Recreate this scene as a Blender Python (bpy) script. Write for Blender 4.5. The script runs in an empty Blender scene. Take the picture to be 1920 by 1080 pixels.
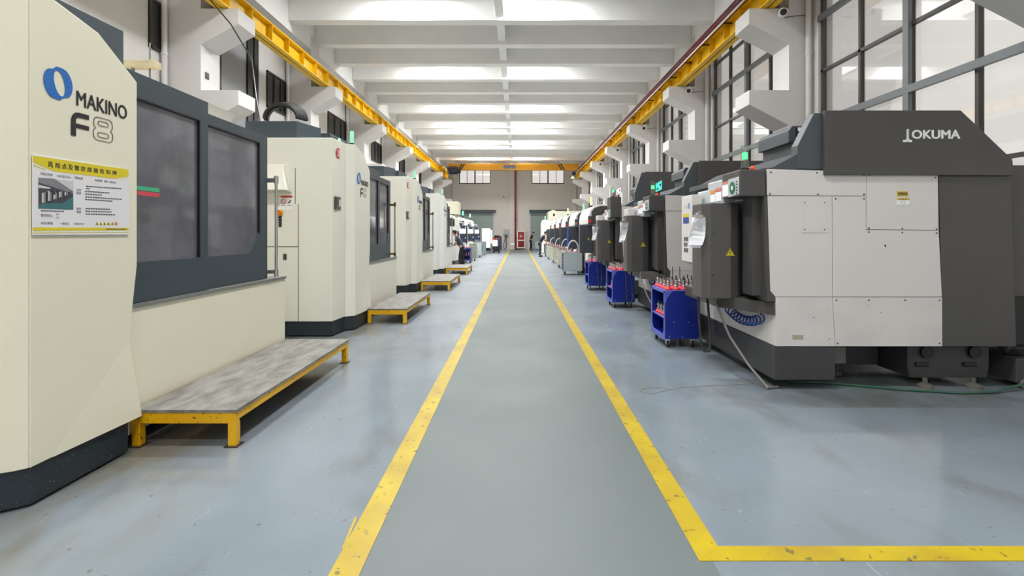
import bpy, bmesh, math, random
from mathutils import Vector, Matrix
random.seed(7)
SC = bpy.context.scene
COL = SC.collection
PI = math.pi
R = math.radians

# ------------------------------------------------------------------ camera
F, VX, VY, CH = 900.0, 971.0, 437.0, 1.6
cam = bpy.data.cameras.new('camera')
cam.sensor_width = 36.0
cam.lens = F / 1920 * 36.0
cam.shift_x = -(VX - 960) / 1920
cam.shift_y = -(540 - VY) / 1920
cam.clip_start = 0.05
cam_o = bpy.data.objects.new('camera', cam)
cam_o.location = (0, 0, CH)
cam_o.rotation_euler = (R(90), 0, 0)
COL.objects.link(cam_o)
SC.camera = cam_o

# ------------------------------------------------------------------ exposure, world
SC.view_settings.view_transform = 'Standard'
SC.view_settings.look = 'None'
SC.view_settings.exposure = 0.0
SC.view_settings.gamma = 1.0
SC.view_settings.use_curve_mapping = False
SC.cycles.use_denoising = True
SC.cycles.max_bounces = 8
SC.cycles.diffuse_bounces = 5
SC.cycles.glossy_bounces = 4
SC.cycles.transparent_max_bounces = 12
SC.cycles.sample_clamp_indirect = 6.0
W = bpy.data.worlds.new('sky')
SC.world = W
W.use_nodes = True
bg = W.node_tree.nodes['Background']
bg.inputs['Color'].default_value = (1.0, 0.965, 0.935, 1)
bg.inputs['Strength'].default_value = 1.0

LAMP_W = 300.0          # each ceiling batten
LAMP_XS = (-3.1, 0.45)

# ------------------------------------------------------------------ helpers
def lin(c):
    return tuple((x / 255 / 12.92) if x / 255 <= 0.04045 else ((x / 255 + 0.055) / 1.055) ** 2.4 for x in c)

MATS = {}
def mat(name, rgb, rough=0.5, metal=0.0, noise=0.0, scale=4.0, emit=None, estr=0.0, spec=0.5, bump=0.0, rgb2=None, stretch=None):
    if name in MATS: return MATS[name]
    m = bpy.data.materials.new(name); m.use_nodes = True
    nt = m.node_tree; b = nt.nodes['Principled BSDF']
    c = lin(rgb)
    b.inputs['Base Color'].default_value = (*c, 1)
    b.inputs['Roughness'].default_value = rough
    b.inputs['Metallic'].default_value = metal
    b.inputs['Specular IOR Level'].default_value = spec
    if emit:
        b.inputs['Emission Color'].default_value = (*lin(emit), 1)
        b.inputs['Emission Strength'].default_value = estr
    if noise > 0 or rgb2 or bump:
        tc = nt.nodes.new('ShaderNodeTexCoord')
        mp = nt.nodes.new('ShaderNodeMapping')
        if stretch: mp.inputs['Scale'].default_value = stretch
        n = nt.nodes.new('ShaderNodeTexNoise')
        n.inputs['Scale'].default_value = scale; n.inputs['Detail'].default_value = 6; n.inputs['Roughness'].default_value = 0.65
        nt.links.new(tc.outputs['Object'], mp.inputs['Vector']); nt.links.new(mp.outputs['Vector'], n.inputs['Vector'])
        r = nt.nodes.new('ShaderNodeValToRGB')
        k = 1 - noise
        c2 = lin(rgb2) if rgb2 else tuple(x * k for x in c)
        r.color_ramp.elements[0].color = (*c2, 1); r.color_ramp.elements[0].position = 0.32
        r.color_ramp.elements[1].color = (*c, 1); r.color_ramp.elements[1].position = 0.6
        nt.links.new(n.outputs['Fac'], r.inputs['Fac']); nt.links.new(r.outputs['Color'], b.inputs['Base Color'])
        if bump:
            bn = nt.nodes.new('ShaderNodeBump'); bn.inputs['Strength'].default_value = bump; bn.inputs['Distance'].default_value = 0.01
            nt.links.new(n.outputs['Fac'], bn.inputs['Height']); nt.links.new(bn.outputs['Normal'], b.inputs['Normal'])
    MATS[name] = m
    return m

def chips(name, rgb, chip, rough=0.4, scale=30.0, thr=0.68, big=None):
    """paint with small chips / specks of a second colour"""
    if name in MATS: return MATS[name]
    m = mat(name, rgb, rough)
    nt = m.node_tree; b = nt.nodes['Principled BSDF']
    tc = nt.nodes.new('ShaderNodeTexCoord')
    n = nt.nodes.new('ShaderNodeTexNoise'); n.inputs['Scale'].default_value = scale; n.inputs['Detail'].default_value = 3
    n2 = nt.nodes.new('ShaderNodeTexNoise'); n2.inputs['Scale'].default_value = 2.2; n2.inputs['Detail'].default_value = 4
    nt.links.new(tc.outputs['Object'], n.inputs['Vector']); nt.links.new(tc.outputs['Object'], n2.inputs['Vector'])
    r = nt.nodes.new('ShaderNodeValToRGB'); r.color_ramp.elements[0].position = thr; r.color_ramp.elements[1].position = thr + 0.03
    nt.links.new(n.outputs['Fac'], r.inputs['Fac'])
    r2 = nt.nodes.new('ShaderNodeValToRGB'); r2.color_ramp.elements[0].position = 0.3; r2.color_ramp.elements[1].position = 0.65
    c = lin(rgb); d = lin(big) if big else tuple(x * 0.9 for x in c)
    r2.color_ramp.elements[0].color = (*d, 1); r2.color_ramp.elements[1].color = (*c, 1)
    nt.links.new(n2.outputs['Fac'], r2.inputs['Fac'])
    mx = nt.nodes.new('ShaderNodeMix'); mx.data_type = 'RGBA'
    nt.links.new(r.outputs['Color'], mx.inputs['Factor']); nt.links.new(r2.outputs['Color'], mx.inputs['A'])
    mx.inputs['B'].default_value = (*lin(chip), 1)
    nt.links.new(mx.outputs['Result'], b.inputs['Base Color'])
    return m

def glass_mat(name, tint=(0.96, 0.96, 0.95), refl=0.07, rough=0.02):
    m = bpy.data.materials.new(name); m.use_nodes = True
    nt = m.node_tree; nt.nodes.clear()
    o = nt.nodes.new('ShaderNodeOutputMaterial'); t = nt.nodes.new('ShaderNodeBsdfTransparent'); g = nt.nodes.new('ShaderNodeBsdfGlossy')
    mx = nt.nodes.new('ShaderNodeMixShader'); lw = nt.nodes.new('ShaderNodeLayerWeight')
    t.inputs['Color'].default_value = (*tint, 1); g.inputs['Roughness'].default_value = rough
    lw.inputs['Blend'].default_value = 0.2
    mp = nt.nodes.new('ShaderNodeMath'); mp.operation = 'MULTIPLY_ADD'; mp.inputs[1].default_value = 0.5; mp.inputs[2].default_value = refl
    nt.links.new(lw.outputs['Fresnel'], mp.inputs[0]); nt.links.new(mp.outputs[0], mx.inputs[0])
    nt.links.new(t.outputs[0], mx.inputs[1]); nt.links.new(g.outputs[0], mx.inputs[2]); nt.links.new(mx.outputs[0], o.inputs[0])
    MATS[name] = m
    return m

class MB:
    def __init__(s): s.v = []; s.f = []
    def add(s, vs, fs):
        n = len(s.v); s.v += [tuple(v) for v in vs]; s.f += [tuple(i + n for i in f) for f in fs]; return s
    def box(s, x0, x1, y0, y1, z0, z1):
        vs = [(x, y, z) for z in (z0, z1) for y in (y0, y1) for x in (x0, x1)]
        return s.add(vs, [(0, 2, 3, 1), (4, 5, 7, 6), (0, 1, 5, 4), (2, 6, 7, 3), (0, 4, 6, 2), (1, 3, 7, 5)])
    def prism(s, poly, axis, a, b):
        """poly: 2D points. axis 'x': (y,z) extruded in x; 'y': (x,z); 'z': (x,y)"""
        def P(p, t): return {'x': (t, p[0], p[1]), 'y': (p[0], t, p[1]), 'z': (p[0], p[1], t)}[axis]
        n = len(poly)
        vs = [P(p, a) for p in poly] + [P(p, b) for p in poly]
        fs = [tuple(range(n)), tuple(range(2 * n - 1, n - 1, -1))] + [(i, (i + 1) % n, n + (i + 1) % n, n + i) for i in range(n)]
        return s.add(vs, fs)
    def cyl(s, p0, p1, r0, r1=None, n=16, cap=True):
        r1 = r0 if r1 is None else r1
        p0, p1 = Vector(p0), Vector(p1); d = (p1 - p0)
        if d.length < 1e-9: return s
        d.normalize(); a = d.orthogonal().normalized(); b = d.cross(a)
        vs = []
        for p, r in ((p0, r0), (p1, r1)):
            for i in range(n):
                t = 2 * PI * i / n; vs.append(p + a * math.cos(t) * r + b * math.sin(t) * r)
        fs = [(i, (i + 1) % n, n + (i + 1) % n, n + i) for i in range(n)]
        if cap: fs += [tuple(range(n - 1, -1, -1)), tuple(range(n, 2 * n))]
        return s.add(vs, fs)
    def tube(s, pts, r, n=8):
        pts = [Vector(p) for p in pts]
        vs = []; prev = None
        for i, p in enumerate(pts):
            d = (pts[min(i + 1, len(pts) - 1)] - pts[max(i - 1, 0)])
            if d.length < 1e-9: d = Vector((0, 0, 1))
            d.normalize()
            a = d.orthogonal().normalized() if prev is None else (prev - d * prev.dot(d)).normalized()
            prev = a; b = d.cross(a)
            for k in range(n):
                t = 2 * PI * k / n; vs.append(p + a * math.cos(t) * r + b * math.sin(t) * r)
        m = len(pts); fs = []
        for i in range(m - 1):
            for k in range(n): fs.append((i * n + k, i * n + (k + 1) % n, (i + 1) * n + (k + 1) % n, (i + 1) * n + k))
        fs += [tuple(range(n - 1, -1, -1)), tuple(range((m - 1) * n, m * n))]
        return s.add(vs, fs)
    def lathe(s, prof, c=(0, 0, 0), n=16):
        cx, cy, cz = c; vs = []
        for r, z in prof:
            for k in range(n):
                t = 2 * PI * k / n; vs.append((cx + max(r, 1e-4) * math.cos(t), cy + max(r, 1e-4) * math.sin(t), cz + z))
        m = len(prof); fs = []
        for i in range(m - 1):
            for k in range(n): fs.append((i * n + k, i * n + (k + 1) % n, (i + 1) * n + (k + 1) % n, (i + 1) * n + k))
        fs += [tuple(range(n - 1, -1, -1)), tuple(range((m - 1) * n, m * n))]
        return s.add(vs, fs)
    def sphere(s, c, r, n=12, sx=1, sy=1, sz=1):
        vs = []; m = n // 2
        for i in range(m + 1):
            p = PI * i / m
            for k in range(n):
                t = 2 * PI * k / n
                rr = max(math.sin(p), 1e-3)
                vs.append((c[0] + r * sx * rr * math.cos(t), c[1] + r * sy * rr * math.sin(t), c[2] + r * sz * math.cos(p)))
        fs = []
        for i in range(m):
            for k in range(n): fs.append((i * n + k, (i + 1) * n + k, (i + 1) * n + (k + 1) % n, i * n + (k + 1) % n))
        return s.add(vs, fs)
    def mesh(s, name, mats, smooth=False):
        me = bpy.data.meshes.new(name); me.from_pydata([tuple(v) for v in s.v], [], s.f)
        bm = bmesh.new(); bm.from_mesh(me); bmesh.ops.recalc_face_normals(bm, faces=bm.faces); bm.to_mesh(me); bm.free()
        me.materials.append(mats)
        if smooth:
            for p in me.polygons: p.use_smooth = True
            me.set_sharp_from_angle(angle=R(40))
        return me
    def build(s, name, m, parent=None, bevel=0.0, smooth=False, loc=None, label=None):
        o = bpy.data.objects.new(name, s.mesh(name, m, smooth)); COL.objects.link(o)
        if parent is not None: o.parent = parent
        if loc: o.location = loc
        if bevel:
            b = o.modifiers.new('edge', 'BEVEL'); b.width = bevel; b.segments = 2; b.limit_method = 'ANGLE'; b.angle_limit = R(35); b.harden_normals = False
        if label: o['label'] = label
        return o

def tag(o, label, cat, group=None):
    o['label'] = label; o['category'] = cat
    if group: o['group'] = group
    return o
def thing(name, loc, label, cat, group=None, rz=0.0):
    o = bpy.data.objects.new(name, None); COL.objects.link(o)
    o.location = loc; o.rotation_euler = (0, 0, rz); o.empty_display_size = 0.2
    return tag(o, label, cat, group)
def struct(o):
    o['kind'] = 'structure'; return o
def copy_tree(o, parent=None):
    kids = [c for c in KIDS(o)]
    c = o.copy(); COL.objects.link(c)
    if parent is not None: c.parent = parent
    for k in kids: copy_tree(k, c)
    return c
def KIDS(o): return [c for c in bpy.data.objects if c.parent == o]

FACE = {'aisle_left': ((0, 1, 0), (0, 0, 1), (1, 0, 0)),      # face looking +X
        'camera': ((1, 0, 0), (0, 0, 1), (0, -1, 0)),         # face looking -Y
        'aisle_right': ((0, -1, 0), (0, 0, 1), (-1, 0, 0))}   # face looking -X
def text(s, w, h, org, face, m, parent, name='lettering', bold=0.0, shear=0.0, th=0.002, label=None):
    c = bpy.data.curves.new(name, 'FONT'); c.body = s; c.size = 1.0; c.shear = shear; c.resolution_u = 3
    t = bpy.data.objects.new('tmp', c); COL.objects.link(t)
    dg = bpy.context.evaluated_depsgraph_get()
    me = bpy.data.meshes.new_from_object(t.evaluated_get(dg))
    bpy.data.objects.remove(t); bpy.data.curves.remove(c)
    if not me.vertices: return None
    xs = [v.co.x for v in me.vertices]; ys = [v.co.y for v in me.vertices]
    x0, x1, y0, y1 = min(xs), max(xs), min(ys), max(ys)
    X, Y, N = (Vector(a) for a in FACE[face]); org = Vector(org)
    for v in me.vertices:
        a = (v.co.x - x0) / (x1 - x0) * w; b = (v.co.y - y0) / (y1 - y0) * h
        v.co = org + X * a + Y * b + N * th
    if bold:                         # heavier strokes: the same outline repeated a hair apart
        bm = bmesh.new(); bm.from_mesh(me)
        geo = bm.verts[:] + bm.edges[:] + bm.faces[:]
        bw_ = bold * h * 1.2
        for q, (da, db) in enumerate(((1, 0), (-1, 0), (0, 0.7), (0, -0.7), (.7, .5), (-.7, -.5))):
            r_ = bmesh.ops.duplicate(bm, geom=geo)
            for v in r_['geom']:
                if isinstance(v, bmesh.types.BMVert): v.co += X * da * bw_ + Y * db * bw_ - N * th * 0.1 * (q + 1)
        bm.to_mesh(me); bm.free()
    me.materials.clear(); me.materials.append(m)
    o = bpy.data.objects.new(name, me); COL.objects.link(o); o.parent = parent
    if label: o['label'] = label
    return o
def flat(polys, org, face, m, parent, name, th=0.002, label=None, bevel=0):
    """thin plates given by 2D polygons (a along reading direction, b up) on a face"""
    X, Y, N = (Vector(a) for a in FACE[face]); org = Vector(org); mb = MB()
    for p in polys:
        n = len(p)
        lo = [org + X * a + Y * b for a, b in p]; hi = [q + N * th for q in lo]
        mb.add(lo + hi, [tuple(range(n - 1, -1, -1)), tuple(range(n, 2 * n))] + [(i, (i + 1) % n, n + (i + 1) % n, n + i) for i in range(n)])
    return mb.build(name, m, parent, label=label, bevel=bevel)
def rect(a0, a1, b0, b1): return [(a0, b0), (a1, b0), (a1, b1), (a0, b1)]
def disc(a, b, ra, rb=None, n=28):
    rb = rb or ra
    return [(a + ra * math.cos(2 * PI * i / n), b + rb * math.sin(2 * PI * i / n)) for i in range(n)]
def ringquads(outer, inner):
    n = len(outer)
    return [[outer[i], outer[(i + 1) % n], inner[(i + 1) % n], inner[i]] for i in range(n)]

# ------------------------------------------------------------------ materials
M_wall = mat('white_wall_paint', (218, 216, 212), 0.8, noise=0.06, scale=1.5)
M_colm = mat('column_paint', (216, 214, 212), 0.75, noise=0.04, scale=2)
M_far = mat('grey_wall_paint', (214, 210, 205), 0.8, noise=0.05, scale=1)
M_ceil = mat('ceiling_paint', (240, 240, 238), 0.8, noise=0.05, scale=1)
M_yel_line = chips('yellow_floor_paint', (176, 154, 16), (104, 92, 46), 0.35, scale=18, thr=0.64, big=(150, 126, 30))
M_frame = mat('window_bronze', (58, 54, 52), 0.4)
M_frame2 = mat('window_steel', (112, 118, 120), 0.4)
M_glass = glass_mat('window_glass', tint=(0.9, 0.9, 0.89), refl=0.05)
M_dkglass = mat('dark_window_glass', (48, 50, 48), 0.12)
M_crane = mat('crane_yellow', (232, 184, 4), 0.4, noise=0.12, scale=3)
M_rail = mat('rail_dark', (40, 36, 36), 0.5)
M_bus = mat('busbar_maroon', (98, 24, 34), 0.45)
M_cream = mat('machine_cream', (228, 224, 202), 0.38, noise=0.025, scale=1.6)
M_creamw = mat('machine_pale', (236, 236, 230), 0.38, noise=0.02, scale=1.6)
M_slate = mat('machine_slate', (62, 72, 78), 0.38, noise=0.06, scale=3)
M_base = chips('machine_base_dark', (34, 44, 50), (120, 125, 125), 0.45, scale=80, thr=0.68)
M_pane = mat('machine_window', (112, 112, 118), 0.07, spec=0.9, noise=0.3, scale=2.2)
M_pane2 = mat('machine_window_bluish', (92, 98, 112), 0.08, spec=0.9, noise=0.2, scale=3)
M_ledge = mat('steel_ledge', (120, 124, 118), 0.4, noise=0.15, scale=8)
M_steel = mat('brushed_steel', (205, 203, 200), 0.3, metal=1.0)
M_dksteel = mat('dark_steel', (90, 88, 86), 0.35, metal=0.8)
M_brass = mat('worn_bronze', (120, 92, 60), 0.4, metal=0.6)
M_gap = mat('seam_shadow_gap', (40, 40, 38), 0.7)
M_black = mat('black_plastic', (22, 22, 23), 0.4)
M_blk_txt = mat('black_lettering', (36, 32, 36), 0.5)
M_blue = mat('logo_blue', (36, 104, 180), 0.4)
M_red = mat('red_paint', (196, 36, 40), 0.4)
M_white = mat('white_print', (236, 236, 232), 0.5)
M_yelp = mat('sign_yellow', (214, 196, 40), 0.5)
M_plat_y = chips('platform_yellow', (232, 180, 6), (84, 54, 22), 0.4, scale=34, thr=0.64, big=(212, 156, 8))
M_plat_t = mat('platform_checker_steel', (136, 135, 130), 0.42, metal=0.2, rgb2=(92, 89, 84), scale=4.5, bump=0.15, stretch=(2.2, 0.8, 1))
M_rubber = mat('rubber', (30, 30, 30), 0.7)
M_okw = mat('panel_white', (214, 210, 206), 0.45, noise=0.03, scale=1.5)
M_okw_ch = chips('panel_white_chipped', (214, 210, 206), (70, 66, 62), 0.45, scale=26, thr=0.705)
M_okd = mat('panel_charcoal', (72, 70, 69), 0.42, noise=0.08, scale=2.5)
M_oks = mat('roof_slate', (70, 76, 80), 0.42, noise=0.05, scale=2.5)
M_okb = mat('base_charcoal', (60, 60, 61), 0.5, noise=0.1, scale=5)
M_box = mat('pendant_charcoal', (80, 77, 75), 0.4, noise=0.05, scale=3)
M_lgrey = mat('light_grey_cover', (186, 192, 194), 0.4)
M_blucart = mat('cart_blue', (6, 34, 130), 0.35, noise=0.1, scale=4)
M_bluedge = mat('cart_edge_blue', (84, 96, 178), 0.4)
M_redp = mat('red_tool_pocket', (214, 44, 48), 0.4)
M_grcart = mat('cart_grey', (172, 182, 184), 0.4)
M_crcart = mat('cart_cream', (208, 206, 190), 0.45)
M_green_em = mat('green_lamp', (120, 235, 170), 0.3, emit=(60, 255, 140), estr=1.4)
M_green_dim = mat('green_lens', (150, 210, 180), 0.25, emit=(140, 255, 200), estr=0.35)
M_clear = glass_mat('clear_lens', tint=(0.86, 0.92, 0.86), refl=0.1)
M_amber = mat('red_lens', (220, 70, 40), 0.3, emit=(255, 60, 30), estr=0.3)
M_screen = mat('lit_screen', (230, 232, 240), 0.3, emit=(235, 238, 250), estr=0.8)
M_screen2 = mat('colour_screen', (90, 210, 200), 0.3, emit=(90, 225, 205), estr=0.7)
M_pend = mat('pendant_navy', (40, 46, 60), 0.4)
M_hose = mat('air_hose_blue', (24, 60, 140), 0.35)
M_hoseg = mat('hose_grey', (140, 136, 128), 0.5)
M_hosegr = mat('hose_green', (40, 84, 66), 0.5)
M_paper = mat('paper', (242, 243, 247), 0.7)
M_pink = mat('print_pink', (200, 120, 110), 0.6)
M_orange = mat('print_orange', (222, 140, 60), 0.5)
M_cautg = mat('print_green', (24, 104, 70), 0.5)
M_maroon = mat('fire_pipe_red', (120, 26, 28), 0.4)
M_shutter = mat('shutter_grey_green', (150, 166, 164), 0.45)
M_skin = mat('skin', (196, 146, 116), 0.55)
M_hair = mat('hair_black', (24, 20, 20), 0.5)
M_navy = mat('cloth_navy', (40, 48, 58), 0.8, noise=0.15, scale=12)
M_slategrey = mat('cloth_slate', (70, 80, 96), 0.8, noise=0.12, scale=12)
M_dkcloth = mat('cloth_black', (28, 30, 34), 0.85)
M_khaki = mat('olive_grey_metal', (96, 98, 84), 0.6, noise=0.3, scale=8)
M_plastic = glass_mat('clear_plastic', tint=(0.82, 0.84, 0.88), refl=0.1, rough=0.15)
M_lampd = mat('lamp_diffuser', (250, 250, 250), 0.4, emit=(255, 255, 255), estr=3.0)
M_bldg = mat('facade_pale', (206, 186, 168), 0.9, noise=0.06, scale=1)
M_bldgw = mat('facade_window', (190, 196, 196), 0.4)

# floor: grey-green lane between the lines, bluish-grey epoxy elsewhere, worn and scuffed
def floor_material():
    m = bpy.data.materials.new('epoxy_floor'); m.use_nodes = True
    nt = m.node_tree; b = nt.nodes['Principled BSDF']; L = nt.links.new; N = nt.nodes.new
    tc = N('ShaderNodeTexCoord'); sx = N('ShaderNodeSeparateXYZ'); L(tc.outputs['Object'], sx.inputs[0])
    def noise(scale, detail=5, sc=(1, 1, 1), dist=0.0):
        mp = N('ShaderNodeMapping'); mp.inputs['Scale'].default_value = sc; L(tc.outputs['Object'], mp.inputs['Vector'])
        n = N('ShaderNodeTexNoise'); n.inputs['Scale'].default_value = scale; n.inputs['Detail'].default_value = detail; n.inputs['Distortion'].default_value = dist
        L(mp.outputs[0], n.inputs['Vector']); return n.outputs['Fac']
    def ramp(fac, p0, p1, c0=(0, 0, 0, 1), c1=(1, 1, 1, 1)):
        r = N('ShaderNodeValToRGB'); r.color_ramp.elements[0].position = p0; r.color_ramp.elements[1].position = p1
        r.color_ramp.elements[0].color = c0; r.color_ramp.elements[1].color = c1; L(fac, r.inputs[0]); return r.outputs[0]
    def mix(f, a, b_):
        x = N('ShaderNodeMix'); x.data_type = 'RGBA'
        if isinstance(f, float): x.inputs['Factor'].default_value = f
        else: L(f, x.inputs['Factor'])
        for k, v in (('A', a), ('B', b_)):
            if isinstance(v, tuple): x.inputs[k].default_value = (*v, 1)
            else: L(v, x.inputs[k])
        return x.outputs['Result']
    def mth(op, a, b_):
        x = N('ShaderNodeMath'); x.operation = op
        for i, v in enumerate((a, b_)):
            if isinstance(v, (int, float)): x.inputs[i].default_value = v
            else: L(v, x.inputs[i])
        return x.outputs[0]
    lane = mth('MULTIPLY', mth('GREATER_THAN', sx.outputs['X'], -0.81), mth('LESS_THAN', sx.outputs['X'], 0.95))
    side = mix(ramp(noise(0.7, 6), 0.35, 0.65), lin((110, 120, 126)), lin((122, 132, 140)))
    lanec = mix(ramp(noise(0.5, 4), 0.35, 0.7), lin((90, 99, 99)), lin((96, 105, 105)))
    col = mix(lane, side, lanec)
    # dusty stains beside the machines, dark specks and thin scuffs
    st = mth('MULTIPLY', ramp(noise(1.6, 8, (1, .6, 1), 0.4), 0.54, 0.72), mth('SUBTRACT', 1.0, lane))
    col = mix(mth('MULTIPLY', st, 0.5), col, lin((92, 91, 82)))
    spk = ramp(noise(20, 4), 0.685, 0.71)
    col = mix(mth('MULTIPLY', mth('MULTIPLY', spk, 0.55), mth('SUBTRACT', 1.0, mth('MULTIPLY', lane, 0.9))), col, lin((84, 84, 78)))
    scf = ramp(noise(7, 3, (5, 0.6, 1), 0.3), 0.69, 0.73)
    col = mix(mth('MULTIPLY', mth('MULTIPLY', scf, 0.35), mth('SUBTRACT', 1.0, lane)), col, lin((160, 166, 168)))
    edge = N('ShaderNodeMapRange'); edge.inputs['From Min'].default_value = -1.75; edge.inputs['From Max'].default_value = -2.55
    L(sx.outputs['X'], edge.inputs['Value'])
    dust = mth('MULTIPLY', mth('MULTIPLY', edge.outputs[0], ramp(noise(2.4, 7, (1, .5, 1), 0.2), 0.36, 0.62)), 0.75)
    col = mix(dust, col, lin((96, 88, 72)))
    edge2 = N('ShaderNodeMapRange'); edge2.inputs['From Min'].default_value = 2.0; edge2.inputs['From Max'].default_value = 2.9
    L(sx.outputs['X'], edge2.inputs['Value'])
    far_ = mth('GREATER_THAN', sx.outputs['Y'], 4.4)
    dust2 = mth('MULTIPLY', mth('MULTIPLY', mth('MULTIPLY', edge2.outputs[0], far_), ramp(noise(2.1, 7), 0.36, 0.62)), 0.6)
    col = mix(dust2, col, lin((84, 84, 76)))
    L(col, b.inputs['Base Color'])
    rg = mth('ADD', 0.08, mth('MULTIPLY', ramp(noise(0.9, 5), 0.3, 0.8), 0.16))
    rg = mth('ADD', rg, mth('MULTIPLY', lane, 0.32))
    far2 = N('ShaderNodeMapRange'); far2.inputs['From Min'].default_value = 5.0; far2.inputs['From Max'].default_value = 9.0
    L(sx.outputs['Y'], far2.inputs['Value'])
    rg = mth('ADD', rg, mth('MULTIPLY', far2.outputs[0], mth('SUBTRACT', 0.2, mth('MULTIPLY', lane, 0.2))))
    L(rg, b.inputs['Roughness'])
    L(mth('SUBTRACT', 0.5, mth('MULTIPLY', lane, 0.12)), b.inputs['Specular IOR Level'])
    bn = N('ShaderNodeBump'); bn.inputs['Strength'].default_value = 0.02; L(noise(1.5, 3), bn.inputs['Height']); L(bn.outputs[0], b.inputs['Normal'])
    return m
M_floor = floor_material()

# ------------------------------------------------------------------ the hall
YB, YF = -15.0, 46.5                 # behind the camera, far wall
XL, XR = -7.64, 6.32                # wall faces
CLX, CRX = -6.83, 5.84              # column faces
P = 5.5                             # bay
ZS = 8.75                           # slab underside
struct(MB().box(XL - 0.3, XR + 0.3, YB - 0.3, YF + 0.3, -0.15, 0).build('floor', M_floor))
struct(MB().box(XL - 0.3, XR + 0.3, YB - 0.3, YF + 0.3, ZS, ZS + 0.2).build('ceiling', M_ceil))
struct(MB().box(XL - 0.3, XL, YB, YF, 0, ZS).build('wall_left', M_wall))
struct(MB().box(XL - 0.3, XR + 0.3, YB - 0.3, YB, 0, ZS).build('wall_back', M_wall))
# far wall with two window holes (x ranges, z range)
S_F = YF / F
WF = [((861 - VX) * S_F, (920 - VX) * S_F), ((997 - VX) * S_F, (1058 - VX) * S_F)]
WZ0, WZ1 = CH + (VY - 345) * S_F, 8.35
mb = MB()
mb.box(XL - 0.3, XR + 0.3, YF, YF + 0.3, 0, WZ0); mb.box(XL - 0.3, XR + 0.3, YF, YF + 0.3, WZ1, ZS)
for a, b_ in ((XL - 0.3, WF[0][0]), (WF[0][1], WF[1][0]), (WF[1][1], XR + 0.3)): mb.box(a, b_, YF, YF + 0.3, WZ0, WZ1)
struct(mb.build('wall_far', M_far))
for i, (a, b_) in enumerate(WF):
    mb = MB(); t = 0.06
    mb.box(a, b_, YF + 0.04, YF + 0.12, WZ0, WZ0 + t + .05); mb.box(a, b_, YF + 0.04, YF + 0.12, WZ1 - t, WZ1)
    for k, w in ((0, 0.07), (1, 0.05), (2, 0.12), (3, 0.05), (4, 0.07)):
        xm = a + (b_ - a) * k / 4; xm = min(max(xm, a + w / 2), b_ - w / 2); mb.box(xm - w / 2, xm + w / 2, YF + 0.04, YF + 0.12, WZ0, WZ1)
    fr = struct(mb.build('window_%d' % (i + 1), M_frame))
    MB().box(a, b_, YF + 0.07, YF + 0.08, WZ0, WZ1).build('window_pane', M_glass, fr)
# far wall pilasters
struct(MB().box((955 - VX) * S_F, (967 - VX) * S_F, YF - 0.16, YF, 0, ZS).build('pilaster', M_far, bevel=0.01))
struct(MB().box((849 - VX) * S_F, (854 - VX) * S_F, YF - 0.2, YF, 0, ZS).build('pilaster', M_far, bevel=0.01))
struct(MB().box((1072 - VX) * S_F, (1080 - VX) * S_F, YF - 0.2, YF, 0, ZS).build('pilaster', M_far, bevel=0.01))

# right wall: sill wall below, big glazing between columns, head above
SILL, HEAD = 2.55, 7.6
mb = MB(); mb.box(XR, XR + 0.3, YB, YF, 0, SILL); mb.box(XR, XR + 0.3, YB, YF, HEAD, ZS)
cols_y = [P * i - 0.66 for i in range(-1, 9)]           # near face of each column
edges = []
for i in range(-2, 8): edges.append((P * i, P * (i + 1) - 0.66))
mb.box(XR, XR + 0.3, YB, P * -2 - 0.0, SILL, HEAD)
for i in range(-2, 9): mb.box(XR, XR + 0.3, P * i - 0.9, P * i + 0.02, SILL, HEAD)
mb.box(XR, XR + 0.3, P * 8, YF, SILL, HEAD)
struct(mb.build('wall_right', M_wall))
GX = XR + 0.08
wn = 3
for i in range(-2, 8):
    y0, y1 = P * i + 0.02, P * (i + 1) - 0.9
    y1 = P * (i + 1) - 0.9
    mb = MB(); w = 0.045
    n = 4
    for k in range(n + 1):
        ym = y0 + (y1 - y0) * k / n
        if k in (0, n): ym = min(max(ym, y0 + w), y1 - w)
        ww = 0.028
        mb.box(GX - 0.03, GX + 0.05, ym - ww, ym + ww, SILL, HEAD)
    for z in (SILL + 0.05, 5.0, 7.05, HEAD - 0.04): mb.box(GX - 0.03, GX + 0.05, y0, y1, z - 0.028, z + 0.028)
    fr = struct(mb.build('window_%d' % wn, M_frame)); wn += 1
    st = MB(); ym = (y0 + y1) / 2
    st.box(GX - 0.1, GX - 0.03, ym - 0.055, ym + 0.055, SILL, HEAD)
    for z in (3.93, 6.1): st.box(GX - 0.103, GX - 0.032, y0, y1, z - 0.06, z + 0.06)
    st.build('stiffening_bar', M_frame2, fr)
    MB().box(GX + 0.005, GX + 0.015, y0, y1, SILL, HEAD).build('window_pane', M_glass, fr)

# outside, beyond the glazing: the neighbouring building
nb = MB().box(15, 22, -6, 13.5, 0, 5.2).build('neighbouring_building', M_bldg)
tag(nb, 'pale facade with grid windows seen through the lower glazing', 'building')
mb = MB()
for zz in (2.6, 3.7):
    for k in range(12): mb.box(14.93, 15.0, -5 + k * 1.5, -5 + k * 1.5 + 1.1, zz, zz + 0.75)
mb.build('facade_window', M_bldgw, nb)

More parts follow.
